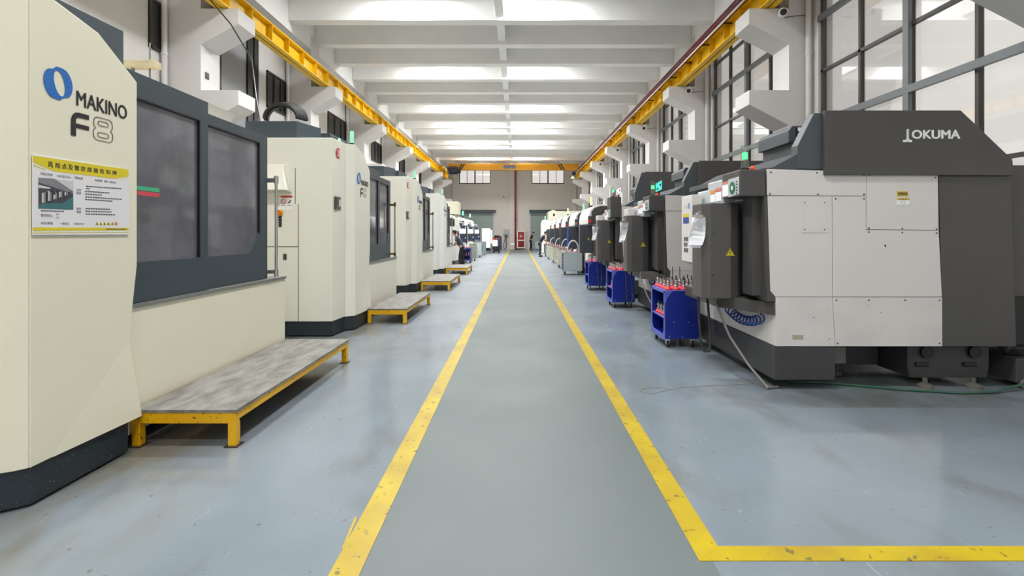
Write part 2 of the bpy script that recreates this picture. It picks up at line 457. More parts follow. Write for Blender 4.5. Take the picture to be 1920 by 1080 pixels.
# ceiling beams (cross) and the long ones
BP = P / 3
ZB = 7.95
k = -9
while BP * k < YF:
    yf = BP * k
    if yf > YB + 0.3:
        struct(MB().box(CLX, CRX, yf - 0.35, yf, ZB, ZS).build('ceiling_beam', M_ceil))
    k += 1
struct(MB().box(-0.66, -0.42, YB, YF, ZB + 0.12, ZS).build('ceiling_ridge_beam', M_ceil))
struct(MB().box(XL, CLX - 0.008, YB, YF, 7.66, ZS - 0.001).build('eaves_beam_left', M_ceil))
struct(MB().box(CRX + 0.008, XR, YB, YF, 7.66, ZS - 0.001).build('eaves_beam_right', M_ceil))

# columns with two tiers of corbels
def column(i, side):
    y1 = P * i; y0 = y1 - 0.66
    xf = CLX if side < 0 else CRX; xw = XL if side < 0 else XR
    tip = -6.02 if side < 0 else 4.98
    pts = [(xw, 0), (xf, 0), (xf, 3.92), (tip, 4.37), (tip, 4.68), (xf, 4.68), (xf, 5.67), (tip, 6.11), (tip, 6.44), (xf, 6.44), (xf, ZB + 0.2), (xw, ZB + 0.2)]
    o = MB().prism(pts, 'y', y0, y1).build('column', M_colm, bevel=0.006)
    return struct(o)
for i in range(-2, 9):
    column(i, -1); column(i, 1)

# downpipes beside the columns
for i in range(1, 8):
    for side in (-1, 1):
        x = XL + 0.1 if side < 0 else XR - 0.12
        y = P * i - 0.66 - 0.1
        mb = MB().cyl((x, y, 0), (x, y, 7.66), 0.055, n=12)
        for z in (1.5, 3.5, 5.4, 7.0): mb.cyl((x, y, z), (x, y, z + 0.05), 0.066, n=12)
        struct(mb.build('downpipe', M_colm, smooth=True))

# left wall windows (dark) : (y0,y1,z0,z1)
for (y0, y1, z0, z1) in [(9.92, 10.9, 5.45, 6.5), (14.57, 15.84, 5.44, 6.55), (19.26, 21.4, 5.4, 6.5), (25.0, 26.8, 5.4, 6.5), (30.4, 32.2, 5.4, 6.5), (36, 37.6, 5.4, 6.5)]:
    mb = MB(); t = 0.05; x0, x1 = XL, XL + 0.05
    mb.box(x0, x1, y0, y1, z0, z0 + t); mb.box(x0, x1, y0, y1, z1 - t, z1)
    for k in range(4):
        ym = y0 + (y1 - y0) * k / 3; ym = min(max(ym, y0 + t / 2), y1 - t / 2)
        mb.box(x0, x1, ym - t / 2, ym + t / 2, z0, z1)
    fr = struct(mb.build('window_%d' % wn, M_frame)); wn += 1
    MB().box(x0 - 0.0, x0 + 0.02, y0, y1, z0, z1).build('window_pane', M_dkglass, fr)
mb = MB(); t = 0.09; y0, y1, z0, z1 = 11.9, 14.0, 4.2, 7.3
mb.box(XL, XL + .08, y0, y0 + 0.35, z0, z1); mb.box(XL, XL + .08, y1 - 0.55, y1 - 0.3, z0, z1); mb.box(XL, XL + .08, y1 - 0.22, y1, z0, z1); mb.box(XL, XL + .08, y0, y1, z1 - t, z1)
fr = struct(mb.build('window_%d' % wn, M_black)); wn += 1
MB().box(XL, XL + .03, y0, y1 - .28, z0, z1).build('window_pane', mat('frosted_strip', (150, 152, 154), .4), fr)

# yellow floor lines
mb = MB()
mb.box(-0.885, -0.742, -3, 45.6, 0, 0.003)
struct(mb.build('floor_line', M_yel_line))
mb = MB().prism([(0.885, 2.34), (6.0, 2.34), (6.0, 2.45), (1.02, 2.45), (1.02, 45.6), (0.885, 45.6)], 'z', 0, 0.003)
struct(mb.build('floor_line', M_yel_line))
# ------------------------------------------------------------------ ceiling lamps (hidden between beams; some added only for brightness)
lamp = None
def lamp_at(x, y):
    global lamp
    if lamp is None:
        lamp = thing('ceiling_lamp', (x, y, 8.56), 'white batten lamp hung in the gap between two ceiling beams', 'lamp', 'battens between the beams')
        MB().prism([(-0.2, 0), (0.2, 0), (0.12, 0.09), (-0.12, 0.09)], 'y', -0.31, 0.31).build('housing', M_white, lamp)
        MB().box(-0.19, 0.19, -0.3, 0.3, -0.012, 0.0).build('diffuser', M_lampd, lamp)
        for q in (0.1, -0.1): MB().cyl((q, 0, 0.09), (q, 0, ZS - 8.56), 0.008, n=6).build('suspension_rod', M_steel, lamp)
        l = bpy.data.lights.new('lamp_light', 'AREA'); l.shape = 'RECTANGLE'; l.size = 0.9; l.size_y = 0.6; l.energy = LAMP_W; l.color = (0.99, 0.99, 1.0)
        lo = bpy.data.objects.new('lamp_light', l); COL.objects.link(lo); lo.parent = lamp; lo.location = (0, 0, -0.03)
    else:
        c = copy_tree(lamp); c.location = (x, y, 8.56)
for k in range(-9, 26):  # rows continue unseen behind the camera, added to light camera-facing sides
    y = BP * k + 0.85
    if y < YB + 1 or y > YF - 0.8: continue
    if k % 3 != 1 and not (24 < y < 36 and k % 3 == 0): continue  # extra unseen lamps in some further gaps, added to brighten the far end
    for x in LAMP_XS: lamp_at(x, y)

# ------------------------------------------------------------------ crane runway beams and bridge
def runway(xc, label, side):
    y0, y1, z0, z1 = -8.0, 43.0, 6.45, 6.92
    t = thing('crane_runway_beam', (xc, 0, 0), label, 'crane beam')
    mb = MB(); mb.box(-0.15, 0.15, y0, y1, z0, z0 + 0.03); mb.box(-0.15, 0.15, y0, y1, z1 - 0.03, z1); mb.box(-0.012, 0.012, y0, y1, z0, z1)
    mb.build('girder', M_crane, t)
    mb = MB(); y = y0 + 0.4
    while y < y1:
        mb.box(-0.14, 0.14, y - 0.01, y + 0.01, z0 + 0.03, z1 - 0.03); y += 0.9
    mb.build('web_stiffener', M_crane, t)
    MB().box(-0.03, 0.03, y0, y1, z1, z1 + 0.07).build('rail', M_rail, t)
    return t
rl = runway(-6.38, 'long yellow crane beam on the corbels above the cream machines', -1)
rr = runway(5.38, 'long yellow crane beam with maroon conductor rail on the corbels by the big windows', 1)
mb = MB()
for k in range(3): mb.box(-0.3 , -0.2, -8, 43, 6.86 + 0.075 * k, 6.91 + 0.075 * k)
mb.build('conductor_rail', M_bus, rr, label='maroon conductor rail')
MB().box(-0.32, -0.30, -8, 43, 6.80, 6.835).build('conductor_strip', M_white, rr, label='thin white strip')
mb = MB()
for k in range(36): mb.box(-0.26, 0.0, -7.6 + 1.4 * k, -7.57 + 1.4 * k, 6.84, 6.87)
mb.build('rail_bracket', M_rail, rr)
# corbel bearing plates (grey blocks between beam and corbel)
for i in range(0, 9):
    for x in (-6.62, 5.62):
        struct(MB().box(x - 0.1, x + 0.1, P * i - 0.5, P * i - 0.16, 6.44, 6.75).build('bearing_block', mat('block_brown', (120, 104, 92), 0.7)))

YC = 41.0; SCn = YC / F
br = thing('crane_bridge', (0, YC, 0), 'yellow overhead travelling crane bridge near the far wall', 'crane')
zt, zb = CH + (VY - 307.5) * SCn, CH + (VY - 319.5) * SCn
xl, xr = (841 - VX) * SCn, (1085 - VX) * SCn
MB().box(xl, xr, -0.2, 0.2, zb, zt).build('girder', mat('crane_ochre', (214, 150, 10), 0.45), br, bevel=0.02)
for s_, x in ((-1, -6.38), (1, 5.38)):
    MB().box(x - 0.16, x + 0.16, -1.2, 1.2, 7.0, zb + 0.25).build('end_carriage', M_crane, br, bevel=0.02)
    w = MB()
    for yy in (-0.9, 0.9): w.cyl((x - 0.06, yy, 7.09), (x + 0.06, yy, 7.09), 0.1)
    w.build('wheel', M_dksteel, br)
for x0 in ((858 - VX) * SCn, (1052 - VX) * SCn):
    d = 0.35 if x0 < 0 else -0.35
    mb = MB()
    for q in (0, 0.22): mb.prism([(x0 + q, zb), (x0 + q + 0.12, zb), (x0 + q + 0.12 + d, zt), (x0 + q + d, zt)], 'y', -0.204, -0.2)
    mb.build('hazard_stripe', M_black, br)
flat([rect(0, 1.05, 0, 0.36)], ((944 - VX) * SCn, -0.201, zb + 0.1), 'camera', mat('bridge_print_pale', (150, 150, 150), .5), br, 'sign_plate')
text('NWMH', 0.98, 0.3, ((945 - VX) * SCn, -0.204, zb + 0.13), 'camera', mat('bridge_print_blue', (50, 66, 110), .5), br, 'sign_lettering', bold=0.02)
MB().tube([(xl + 0.6 + 0.1 * i, -0.1, zt + 0.12 + 0.05 * math.sin(i * 1.1)) for i in range(90)], 0.02, 5).build('festoon_cable', M_rubber, br)
ho = thing('hoist_trolley', ((851 - VX) * SCn, YC - 0.52, 0), 'dark electric hoist hanging from the crane bridge', 'hoist')
MB().cyl((-0.35, 0, zb - 0.1), (0.4, 0, zb - 0.1), 0.3, n=18).build('drum', M_pend, ho, smooth=True)
MB().cyl((0.4, 0, zb - 0.1), (0.65, 0, zb - 0.1), 0.2, n=18).build('motor', M_black, ho, smooth=True)
MB().box(-0.45, 0.45, -0.28, 0.28, zb - 0.005, zb + 0.28 - 0.25).box(-0.45, -0.35, -0.28, -0.21, zb - 0.1, zb + 0.2).box(0.35, 0.45, -0.28, -0.21, zb - 0.1, zb + 0.2).box(-0.3, 0.3, 0.05, 0.321, zb + 0.02, zb + 0.3).build('trolley_frame', M_dksteel, ho)
MB().cyl((0, 0, zb - 0.3), (0, 0, zb - 0.55), 0.015, n=6).lathe([(0.0, -0.1), (0.08, -0.06), (0.08, 0.06), (0, 0.1)], (0, 0, zb - 0.6)).build('hook_block', M_crane, ho)
lf = thing('crane_floodlight', ((1076 - VX) * SCn, YC, 0), 'small floodlight under the end of the crane bridge', 'lamp')
MB().cyl((0, 0, zb), (0, 0, zb - 0.5), 0.02, n=6).box(-0.15, 0.15, -0.1, 0.1, zb - 0.4, zb - 0.15).build('bracket', M_black, lf)
MB().lathe([(0.05, 0.1), (0.16, -0.05), (0.16, -0.08)], (-0.1, 0, zb - 0.6)).build('reflector', mat('lamp_amber', (240, 220, 150), .3, emit=(255, 236, 170), estr=1.0), lf, smooth=True)

# ------------------------------------------------------------------ cream vertical machining centres (left row)
def stack_light(parent, x, y, z, h=0.21, r=0.033, dim=True, name='stack_light'):
    o = MB().cyl((x, y, z), (x, y, z + h), r, n=14).build(name, M_green_dim if dim else M_clear, parent, smooth=True)
    MB().cyl((x, y, z - 0.02), (x, y, z + 0.012), r * 1.15, n=14).build('light_base', M_black, o)
    return o

def frame_panel(mb, u0, u1, z0, z1, w0, w1, zz0, zz1, v0, v1, ch=None):
    mb.box(v0, v1, u0, w0, z0, z1); mb.box(v0, v1, w1, u1, z0, z1)
    mb.box(v0, v1, w0, w1, z0, zz0); mb.box(v0, v1, w0, w1, zz1, z1)
    if ch: mb.prism([(w1, zz0), (w1, zz0 + ch[1]), (w1 - ch[0], zz0)], 'x', v0, v1)

def logo(parent, u, z, k=1.0):
    """blue ring + word + model mark on the aisle face; u,z lower-left anchor in the panel plane"""
    M = (0.002, u, z)
    # ring: two overlapping ellipses forming a short tube seen at an angle
    n = 40; out = []; inn = []
    tl = R(8)
    def el(a, b_, ra, rb, rot, t):
        x = ra * math.cos(t); y = rb * math.sin(t)
        return (a + x * math.cos(rot) - y * math.sin(rot), b_ + x * math.sin(rot) + y * math.cos(rot))
    for i in range(n):
        t = 2 * PI * i / n
        c = math.cos(t)
        off = 0.030 * max(-1, min(1, c * 3))
        out.append(el(0.139 + off, 0.321 + (0.010 if off > 0 else -0.010), 0.0625, 0.091, tl, t))
        inn.append(el(0.146, 0.323, 0.034, 0.078, R(12), t))
    flat(ringquads(out, inn), M, 'aisle_left', M_blue, parent, 'ring_emblem')
    text('MAKINO', 0.394, 0.096, (0.002, u + 0.261, z + 0.219), 'aisle_left', M_blk_txt, parent, 'maker_name', bold=0.018)
    # heavy F with a rounded shoulder
    def place(pts, dx, dz): return [(a * 0.79 + 0.2225, b_ * 0.84 + 0.02) for a, b_ in pts]
    flat([place([(0, 0), (0.042, 0), (0.042, 0.125), (0, 0.12)], 0.205, -0.005),
          place([(0, 0.12), (0.042, 0.125), (0.052, 0.143), (0.075, 0.148), (0.07, 0.185), (0.035, 0.178), (0.012, 0.155)], 0.205, -0.005),
          place([(0.07, 0.185), (0.075, 0.148), (0.16, 0.148), (0.16, 0.185)], 0.205, -0.005),
          place([(0.042, 0.065), (0.16, 0.065), (0.16, 0.098), (0.042, 0.098)], 0.205, -0.005)], M, 'aisle_left', M_blk_txt, parent, 'model_letter')
    # outlined 8
    def rr(cx, cz, a, b_, r, n=6):
        pts = []
        for (sx, sz, t0) in ((1, 1, 0), (-1, 1, 90), (-1, -1, 180), (1, -1, 270)):
            for i in range(n + 1):
                t = R(t0 + 90 * i / n); pts.append((cx + sx * (a - r) + r * math.cos(t), cz + sz * (b_ - r) + r * math.sin(t)))
        return pts
    def outl(pts, w):
        cx = sum(p[0] for p in pts) / len(pts); cz = sum(p[1] for p in pts) / len(pts)
        n = len(pts); q = []
        for i in range(n):
            a = Vector(pts[i - 1]); b_ = Vector(pts[(i + 1) % n]); d = (b_ - a).normalized(); nn = Vector((d.y, -d.x))
            q.append((pts[i][0] - nn.x * w, pts[i][1] - nn.y * w))
        return ringquads(pts, q)
    polys = []
    ca = 0.4585
    top = rr(ca, 0.143, 0.0745, 0.040, 0.034)[:14]
    bot = rr(ca, 0.066, 0.0775, 0.041, 0.034)[14:]
    ring8 = top + [(ca - 0.0745, 0.128), (ca - 0.07, 0.114), (ca - 0.058, 0.1055), (ca - 0.072, 0.096), (ca - 0.0775, 0.082)] + bot + [(ca + 0.0775, 0.082), (ca + 0.072, 0.096), (ca + 0.058, 0.1055), (ca + 0.07, 0.114), (ca + 0.0745, 0.128)]
    for pl in (ring8, rr(ca, 0.143, 0.042, 0.0165, 0.016), rr(ca, 0.066, 0.044, 0.0175, 0.017)):
        polys += outl(pl, 0.0032)
    flat(polys, M, 'aisle_left', M_blk_txt, parent, 'model_numeral')

def makino(x0, y0, label, uend, disc_text=None, near=False, cream=M_cream, aname='machining_centre'):
    t = thing(aname, (x0, y0, 0), label, 'milling machine', 'cream machining centres along the wall opposite the big windows')
    bk = -3.1
    # base plinth
    MB().prism([(bk, -0.54), (-0.19, -0.54), (-0.15, -0.12), (-0.012, -0.02), (-0.005, 0.67), (-0.2, 0.67), (-0.2, uend - 0.1), (bk, uend - 0.1)], 'z', 0.02, 0.235).build('base_plinth', M_base, t)
    # tool cabinet (near side)
    MB().prism([(bk, -0.56), (-0.18, -0.56), (-0.14, -0.12), (bk, -0.12)], 'z', 0.236, 3.07).build('tool_cabinet', cream, t, bevel=0.008)
    # bevelled strip and the logo panel
    MB().prism([(-0.14, -0.115), (-0.06, -0.08), (-0.004, -0.037), (-0.06, -0.035), (-0.3, -0.035), (-0.3, -0.115)], 'z', 0.236, 3.06).build('corner_strip', cream, t, bevel=0.004)
    MB().prism([(-0.035, 0.236), (-0.035, 3.06), (0.42, 2.95), (0.747, 2.72), (0.747, 1.36), (0.675, 0.82), (0.70, 0.60), (0.762, 0.236)], 'x', -0.36, 0.0).build('logo_panel', cream, t, bevel=0.005)
    MB().add([(0.0006, 0.676, 0.815), (0.026, 0.762, 0.237), (0.0006, 0.10, 0.237), (-0.02, 0.676, 0.815), (-0.02, 0.762, 0.237), (-0.02, 0.10, 0.237)], [(0, 1, 2), (3, 5, 4), (0, 3, 4, 1), (1, 4, 5, 2), (2, 5, 3, 0)]).build('lower_facet', cream, t)
    # rear body and roof
    MB().box(bk, -0.42, -0.07, 1.70, 0.24, 2.93).build('spindle_housing', M_creamw, t, bevel=0.01)
    MB().box(bk, -0.42, 1.71, uend - 0.25, 0.24, 2.72).build('rear_housing', cream, t, bevel=0.01)
    # doors
    for (u0, u1, zt, w0, w1, v, ch) in ((0.5, 1.72, 2.835, 0.62, 1.61, -0.10, None), (1.70, 2.87 if uend > 3.1 else uend - 0.33, 2.745, 1.76, 2.71 if uend > 3.1 else uend - 0.48, -0.14, (0.21, 0.23))):
        mb = MB(); frame_panel(mb, u0, u1, 1.065, zt, w0, w1, 1.375, 2.645, v - 0.06, v, ch)
        d = mb.build('door', M_slate, t)
        MB().box(v - 0.04, v - 0.025, w0, w1, 1.375, 2.645).build('door_window', M_pane, d)
        g = 0.012
        MB().box(v - 0.02, v + 0.001, w1 - g, w1, 1.376 + (0.23 if ch else 0), 2.644).box(v - 0.02, v + 0.001, w0, w1, 2.645 - g, 2.644).build('window_gasket', M_black, d)
        if ch:
            uh = u1 + 0.03
            h = MB().cyl((v + 0.09, uh, 1.13), (v + 0.09, uh, 2.22), 0.017, n=12)
            h.build('door_handle', M_steel, d, smooth=True)
            MB().cyl((v + 0.09, uh, 2.19), (v + 0.09, uh, 2.28), 0.026, n=12).cyl((v + 0.09, uh, 1.08), (v + 0.09, uh, 1.17), 0.024, n=12).box(v - 0.03, v + 0.09, uh - 0.03, uh - 0.004, 2.20, 2.25).box(v - 0.03, v + 0.09, uh - 0.03, uh - 0.004, 1.12, 1.16).build('handle_bracket', M_steel if near else M_brass, d, smooth=True)
    # apron below the doors with steel ledge
    MB().box(-0.9, -0.09, 0.70, uend, 0.08, 1.03).build('apron', cream, t, bevel=0.006)
    MB().box(-0.95, -0.075, 0.66, uend + 0.005, 1.031, 1.06).build('ledge', M_ledge, t)
    # roof box
    MB().prism([(-1.6, -0.42), (-0.78, -0.42), (-0.62, 0.1), (-1.6, 0.1)], 'z', 3.07, 3.36).build('roof_box', M_slate, t, bevel=0.008)
    MB().prism([(-2.4, 0.5), (-0.62, 0.5), (-0.6, 1.36), (-2.4, 1.36)], 'z', 2.93, 3.36).build('magazine_cover', M_slate, t, bevel=0.008)
    # near face fittings
    yf = -0.561
    if not near:
        hx = -1.17
        MB().add([(hx, yf, 2.22), (hx + 0.37, yf, 2.22), (hx + 0.37, yf, 2.66), (hx, yf, 2.66),
                  (hx, yf - 0.16, 2.25), (hx + 0.36, yf - 0.16, 2.25), (hx + 0.25, yf - 0.05, 2.64), (hx, yf - 0.05, 2.64)],
                 [(0, 1, 2, 3), (4, 5, 6, 7), (0, 1, 5, 4), (1, 2, 6, 5), (2, 3, 7, 6), (3, 0, 4, 7)]).build('hood', cream, t, bevel=0.008)
        mb = MB()
        mb.box(-1.2, -0.70, yf - 0.002, yf + 0.01, 1.386, 1.394); mb.box(-0.704, -0.696, yf - 0.002, yf + 0.01, 0.24, 2.05); mb.box(-0.75, -0.742, yf - 0.002, yf + 0.01, 2.05, 2.6)
        mb.build('panel_seam', M_gap, t)
        lb = flat([rect(0, 0.30, 0, 0.22)], (-1.08, yf, 1.96), 'camera', M_white, t, 'warning_label')
        flat([rect(0.01, 0.10, 0.19, 0.215)], (-1.08, yf - 0.002, 1.96), 'camera', M_yelp, lb, 'label_band', th=0.001)
        flat([rect(0.11, 0.29, 0.185, 0.215)], (-1.08, yf - 0.002, 1.96), 'camera', M_red, lb, 'label_band', th=0.001)
        flat(ringquads(disc(0.15, 0.125, 0.04), disc(0.15, 0.125, 0.031)) + [[(0.12, 0.15), (0.125, 0.156), (0.18, 0.1), (0.175, 0.094)]], (-1.08, yf - 0.002, 1.96), 'camera', M_red, lb, 'prohibition_mark', th=0.001)
        flat([[(0.22, 0.10), (0.24, 0.095), (0.28, 0.14), (0.26, 0.145)], rect(0.21, 0.28, 0.06, 0.066), rect(0.12, 0.18, 0.06, 0.066), rect(0.02, 0.09, 0.08, 0.086), rect(0.02, 0.09, 0.06, 0.066)], (-1.08, yf - 0.002, 1.96), 'camera', M_blk_txt, lb, 'label_print', th=0.001)
        e = MB().cyl((-0.98, yf, 1.91), (-0.98, yf - 0.012, 1.91), 0.05, n=18).build('stop_button', M_yelp, t, smooth=True)
        MB().cyl((-0.98, yf - 0.012, 1.91), (-0.98, yf - 0.05, 1.91), 0.035, 0.038, n=18).build('mushroom_head', mat('orange_knob', (224, 96, 30), .35), e, smooth=True)
        for q in range(4):
            MB().box(-1.0, -0.955, yf - 0.012, yf, 1.70 + q * 0.042, 1.735 + q * 0.042).build('push_button', M_black, t)
        MB().box(-0.93, -0.88, yf - 0.01, yf, 1.19, 1.28).build('lock_plate', M_dksteel, t)
    # side face: number disc and gauge window
    if disc_text:
        dd = flat([disc(0, 0, 0.085)], (-0.162 + 0.003, -0.36, 2.86), 'aisle_left', M_red, t, 'number_disc')
        text(disc_text, 0.085, 0.1, (-0.162 + 0.006, -0.405, 2.81), 'aisle_left', M_white, dd, 'disc_number', bold=0.03)
        g = MB().box(-0.17, -0.148, -0.50, -0.28, 1.97, 2.17).build('gauge_window', M_dksteel, t)
        flat([rect(0.02, 0.2, 0.02, 0.18)], (-0.147, -0.5, 1.97), 'aisle_left', M_dkglass, g, 'gauge_glass')
        flat([rect(0.14, 0.19, 0.05, 0.16)], (-0.144, -0.5, 1.97), 'aisle_left', M_white, g, 'gauge_plate')
    logo(t, -0.005, 2.20)
    if not near:
        stack_light(t, -0.06, -0.03, 3.07)
        MB().tube([(-0.2, -0.25 + 0.012 * i, 3.075 + 0.05 * math.sin(PI * i / 8)) for i in range(9)], 0.013, 6).build('lamp_loop', M_green_dim, t)  # small green lamp loop on the roof edge, glowing like the lens
    return t

m1 = makino(-2.83, 2.82, 'nearest cream machining centre, carrying the yellow and white notice board', 3.2, near=True)
M_cream2 = mat('machine_cream_pale', (230, 229, 216), 0.38, noise=0.02, scale=1.6)
m2 = makino(-2.68, 7.95, 'cream machining centre with the red disc numbered 21 on its corner', 3.0, '21', cream=M_cream2)
m3 = makino(-2.73, 13.0, 'third cream machining centre, just beyond the machine with disc number 21', 3.0, '6', cream=M_cream2)
m4 = makino(-2.83, 18.35, 'white machining centre last of the tall row, beside the stooping worker', 2.95, cream=M_creamw)
# white duct box on the roof of the nearest machine and bundle of black hose on the second
tag(MB().prism([(-3.95, 2.721), (-3.55, 2.721), (-3.38, 3.02), (-3.52, 3.06), (-3.95, 3.06)], 'y', 5.2, 5.75).build('duct_box', M_colm), 'white duct box lying on the roof of the nearest cream machine', 'duct')
tag(MB().box(-4.1, -3.6, 4.35, 4.9, 2.93, 2.98).build('wooden_board', mat('raw_wood', (190, 176, 140), .7, noise=.2, scale=10)), 'short wooden board lying on the roof of the nearest cream machine', 'board') if False else None
hs = MB()
for q in range(4):
    c = (-3.75, 7.62 + 0.05 * q, 3.40)
    hs.tube([(c[0] + (0.26 + .02 * q) * math.cos(PI * i / 16), c[1], c[2] + 0.02 + (0.22 + .015 * q) * math.sin(PI * i / 16)) for i in range(17)], 0.04, 8)
tag(hs.build('cable_hose', M_black, smooth=True), 'bundle of black corrugated hose on the roof of machine 21', 'hose')
bw = MB()
bw.tube([(-4.08, 7.6, 3.37), (-4.25, 7.8, 3.8), (-4.6, 8.3, 4.6), (-5.5, 9.2, 5.6), (-6.38, 9.9, 6.45)], 0.013, 6)
tag(bw.build('power_cable', M_black, smooth=True), 'thin black cables rising from the roof of machine 21 to the crane beam', 'cable')

# notice board on the nearest machine
nbd = thing('notice_board', (-2.83 + 0.005, 2.82, 0), 'yellow and white safety notice board with a workshop photograph on the nearest machine', 'sign')
B0, B1, BZ0, BZ1 = -0.03, 0.664, 1.588, 2.06
MB().box(0, 0.006, B0, B1, BZ0, BZ1).build('board', mat('board_white', (226, 224, 226), .45), nbd, bevel=0.002)
def PB(xc, yc):
    x = 40 + xc / 6.355; y = 280 + yc / 6.355; s = 2.825 / (VX - x)
    return (max(B0, F * s - 2.82), CH - (y - VY) * s)
BO = (0.0062, 0, 0)
def bpoly(pts, m, name, th=0.0008, lift=0.0): return flat([[PB(*p) for p in pts]], (0.0062 + lift, 0, 0), 'aisle_left', m, nbd, name, th=th)
bpoly([(105, 150), (370, 262), (1100, 350), (1266, 322), (1266, 240), (105, 70)], M_yelp, 'header_band')
bpoly([(105, 178), (105, 190), (290, 252), (270, 236)], M_yelp, 'header_stripe')
bpoly([(1110, 358), (1130, 362), (1266, 345), (1266, 332)], mat('band_pale', (232, 226, 180), .5), 'header_stripe')
bpoly([(105, 930), (105, 972), (1266, 965), (1266, 935)], M_yelp, 'footer_band')
bpoly([(105, 990), (105, 998), (1266, 990), (1266, 984)], M_yelp, 'footer_stripe')
ph = bpoly([(190, 338), (190, 705), (605, 718), (605, 380)], mat('print_dark', (66, 66, 72), .5), 'photo_print')
def onph(pts, m, name): 
    return flat([[PB(*p) for p in pts]], (0.0072, 0, 0), 'aisle_left', m, ph, name, th=0.0006)
onph([(190, 338), (190, 395), (600, 530), (605, 525), (605, 500), (380, 350)], mat('print_grey', (126, 124, 132), .5), 'printed_ceiling')
onph([(380, 352), (605, 500), (605, 382)], mat('print_pale', (196, 198, 196), .5), 'printed_window')
onph([(190, 650), (190, 705), (605, 718), (605, 560), (480, 640)], mat('print_teal', (60, 110, 116), .5), 'printed_floor')
onph([(190, 420), (190, 460), (330, 470), (330, 455)], mat('print_pale', (196, 198, 196), .5), 'printed_machine')
rq = random.Random(5)
for q in range(16):
    t_ = q / 15; xc = 230 + 340 * t_; yb = 640 - 110 * t_; hh = 150 * (1 - .72 * t_) * (0.5 + .5 * rq.random()); ww = 30 * (1 - .6 * t_)
    onph([(xc, yb - hh), (xc, yb), (xc + ww, yb - 4), (xc + ww, yb - hh + 6)], mat('print_pale', (196, 198, 196), .5) if q % 3 == 0 else mat('print_mid', (140, 140, 146), .5) if q % 3 == 1 else mat('print_dark2', (44, 44, 50), .5), 'printed_machine')
def btext(s, xa, xb, yc, hc, m=M_blk_txt, bold=0.0, name='lettering', lift=0.0):
    a = PB(xa, yc); b_ = PB(xb, yc); x = 40 + (xa + xb) / 2 / 6.355; sm = 2.825 / (VX - x)
    h = hc / 6.355 * sm
    return text(s, b_[0] - a[0], h, (0.0066 + lift, a[0], (a[1] + b_[1]) / 2 - h / 2), 'aisle_left', m, nbd, name, bold=bold, th=0.0006)
def slanted(s, xa, ya, xb, yb, hc, **k):
    return btext(s, xa, xb, (ya + yb) / 2, hc, **k)
for i, ch in enumerate('风险点及管控措施告知牌'):
    xa = 305 + i * 76.0 + (14 if i > 0 else 0) - i * 0.6; yc = 182 + (xa - 305) * 0.128
    btext(ch, xa, xa + 58 - i * 0.8, yc, 66 - i * 1.6, M_blk_txt, 0.025, 'title_character', 0.0004)
btext('风险点名称', 215, 360, 297, 34); btext('CNC加工中心', 415, 580, 325, 34); btext('导致后果', 620, 720, 343, 32)
btext('机械伤害、触电、物体打击', 865, 1120, 382, 26)
for q, yy in (('危险', 484), ('因素', 522), ('管控', 708), ('措施', 746)): btext(q, 645, 700, yy, 30)
btext('管控责任人', 218, 365, 788, 34); btext('部门', 405, 440, 773, 20); btext('电话', 405, 440, 813, 20)
btext('风险等级', 218, 365, 880, 32); btext('一般风险', 445, 555, 885, 30); btext('安全警示标志', 615, 735, 888, 26)
for (xa, xb, yy, n) in ((760, 1185, 440, 14), (760, 805, 468, 2), (750, 1045, 500, 10), (750, 955, 532, 7), (750, 1190, 566, 15), (750, 1080, 596, 11), (755, 1055, 706, 10), (755, 1070, 738, 11), (755, 1110, 770, 12), (220, 500, 731, 12), (1000, 1240, 952, 13)):
    bars = []
    for i in range(n):
        x0 = xa + (xb - xa) * i / n; x1 = x0 + (xb - xa) / n * 0.72
        y = yy + (x0 - xa) * (0.07 if yy < 600 else 0.03 if yy < 800 else 0)
        bars.append([PB(x0, y + 6), PB(x1, y + 6), PB(x1, y - 6), PB(x0, y - 6)])
    flat(bars, (0.0072, 0, 0), 'aisle_left', M_slate, nbd, 'small_print', th=0.0005)

tri = []
for i in range(5):
    xc = 888 + i * 46; tri.append([PB(xc - 21, 902), PB(xc + 21, 902), PB(xc, 862)])
flat(tri, (0.0064, 0, 0), 'aisle_left', M_yelp, nbd, 'hazard_triangle', th=0.0008)
flat([[PB(888 + i * 46 - 9, 896), PB(888 + i * 46 + 9, 896), PB(888 + i * 46, 876)] for i in range(5)], (0.0074, 0, 0), 'aisle_left', M_blk_txt, nbd, 'hazard_mark', th=0.0006)
a = PB(1117, 886); s_ = 0.011
flat(ringquads(disc(a[0], a[1], s_), disc(a[0], a[1], s_ * .7)) + [[(a[0] - .008, a[1] + .006), (a[0] - .006, a[1] + .008), (a[0] + .008, a[1] - .006), (a[0] + .006, a[1] - .008)]], (0.0064, 0, 0), 'aisle_left', M_red, nbd, 'prohibition_mark', th=0.0008)

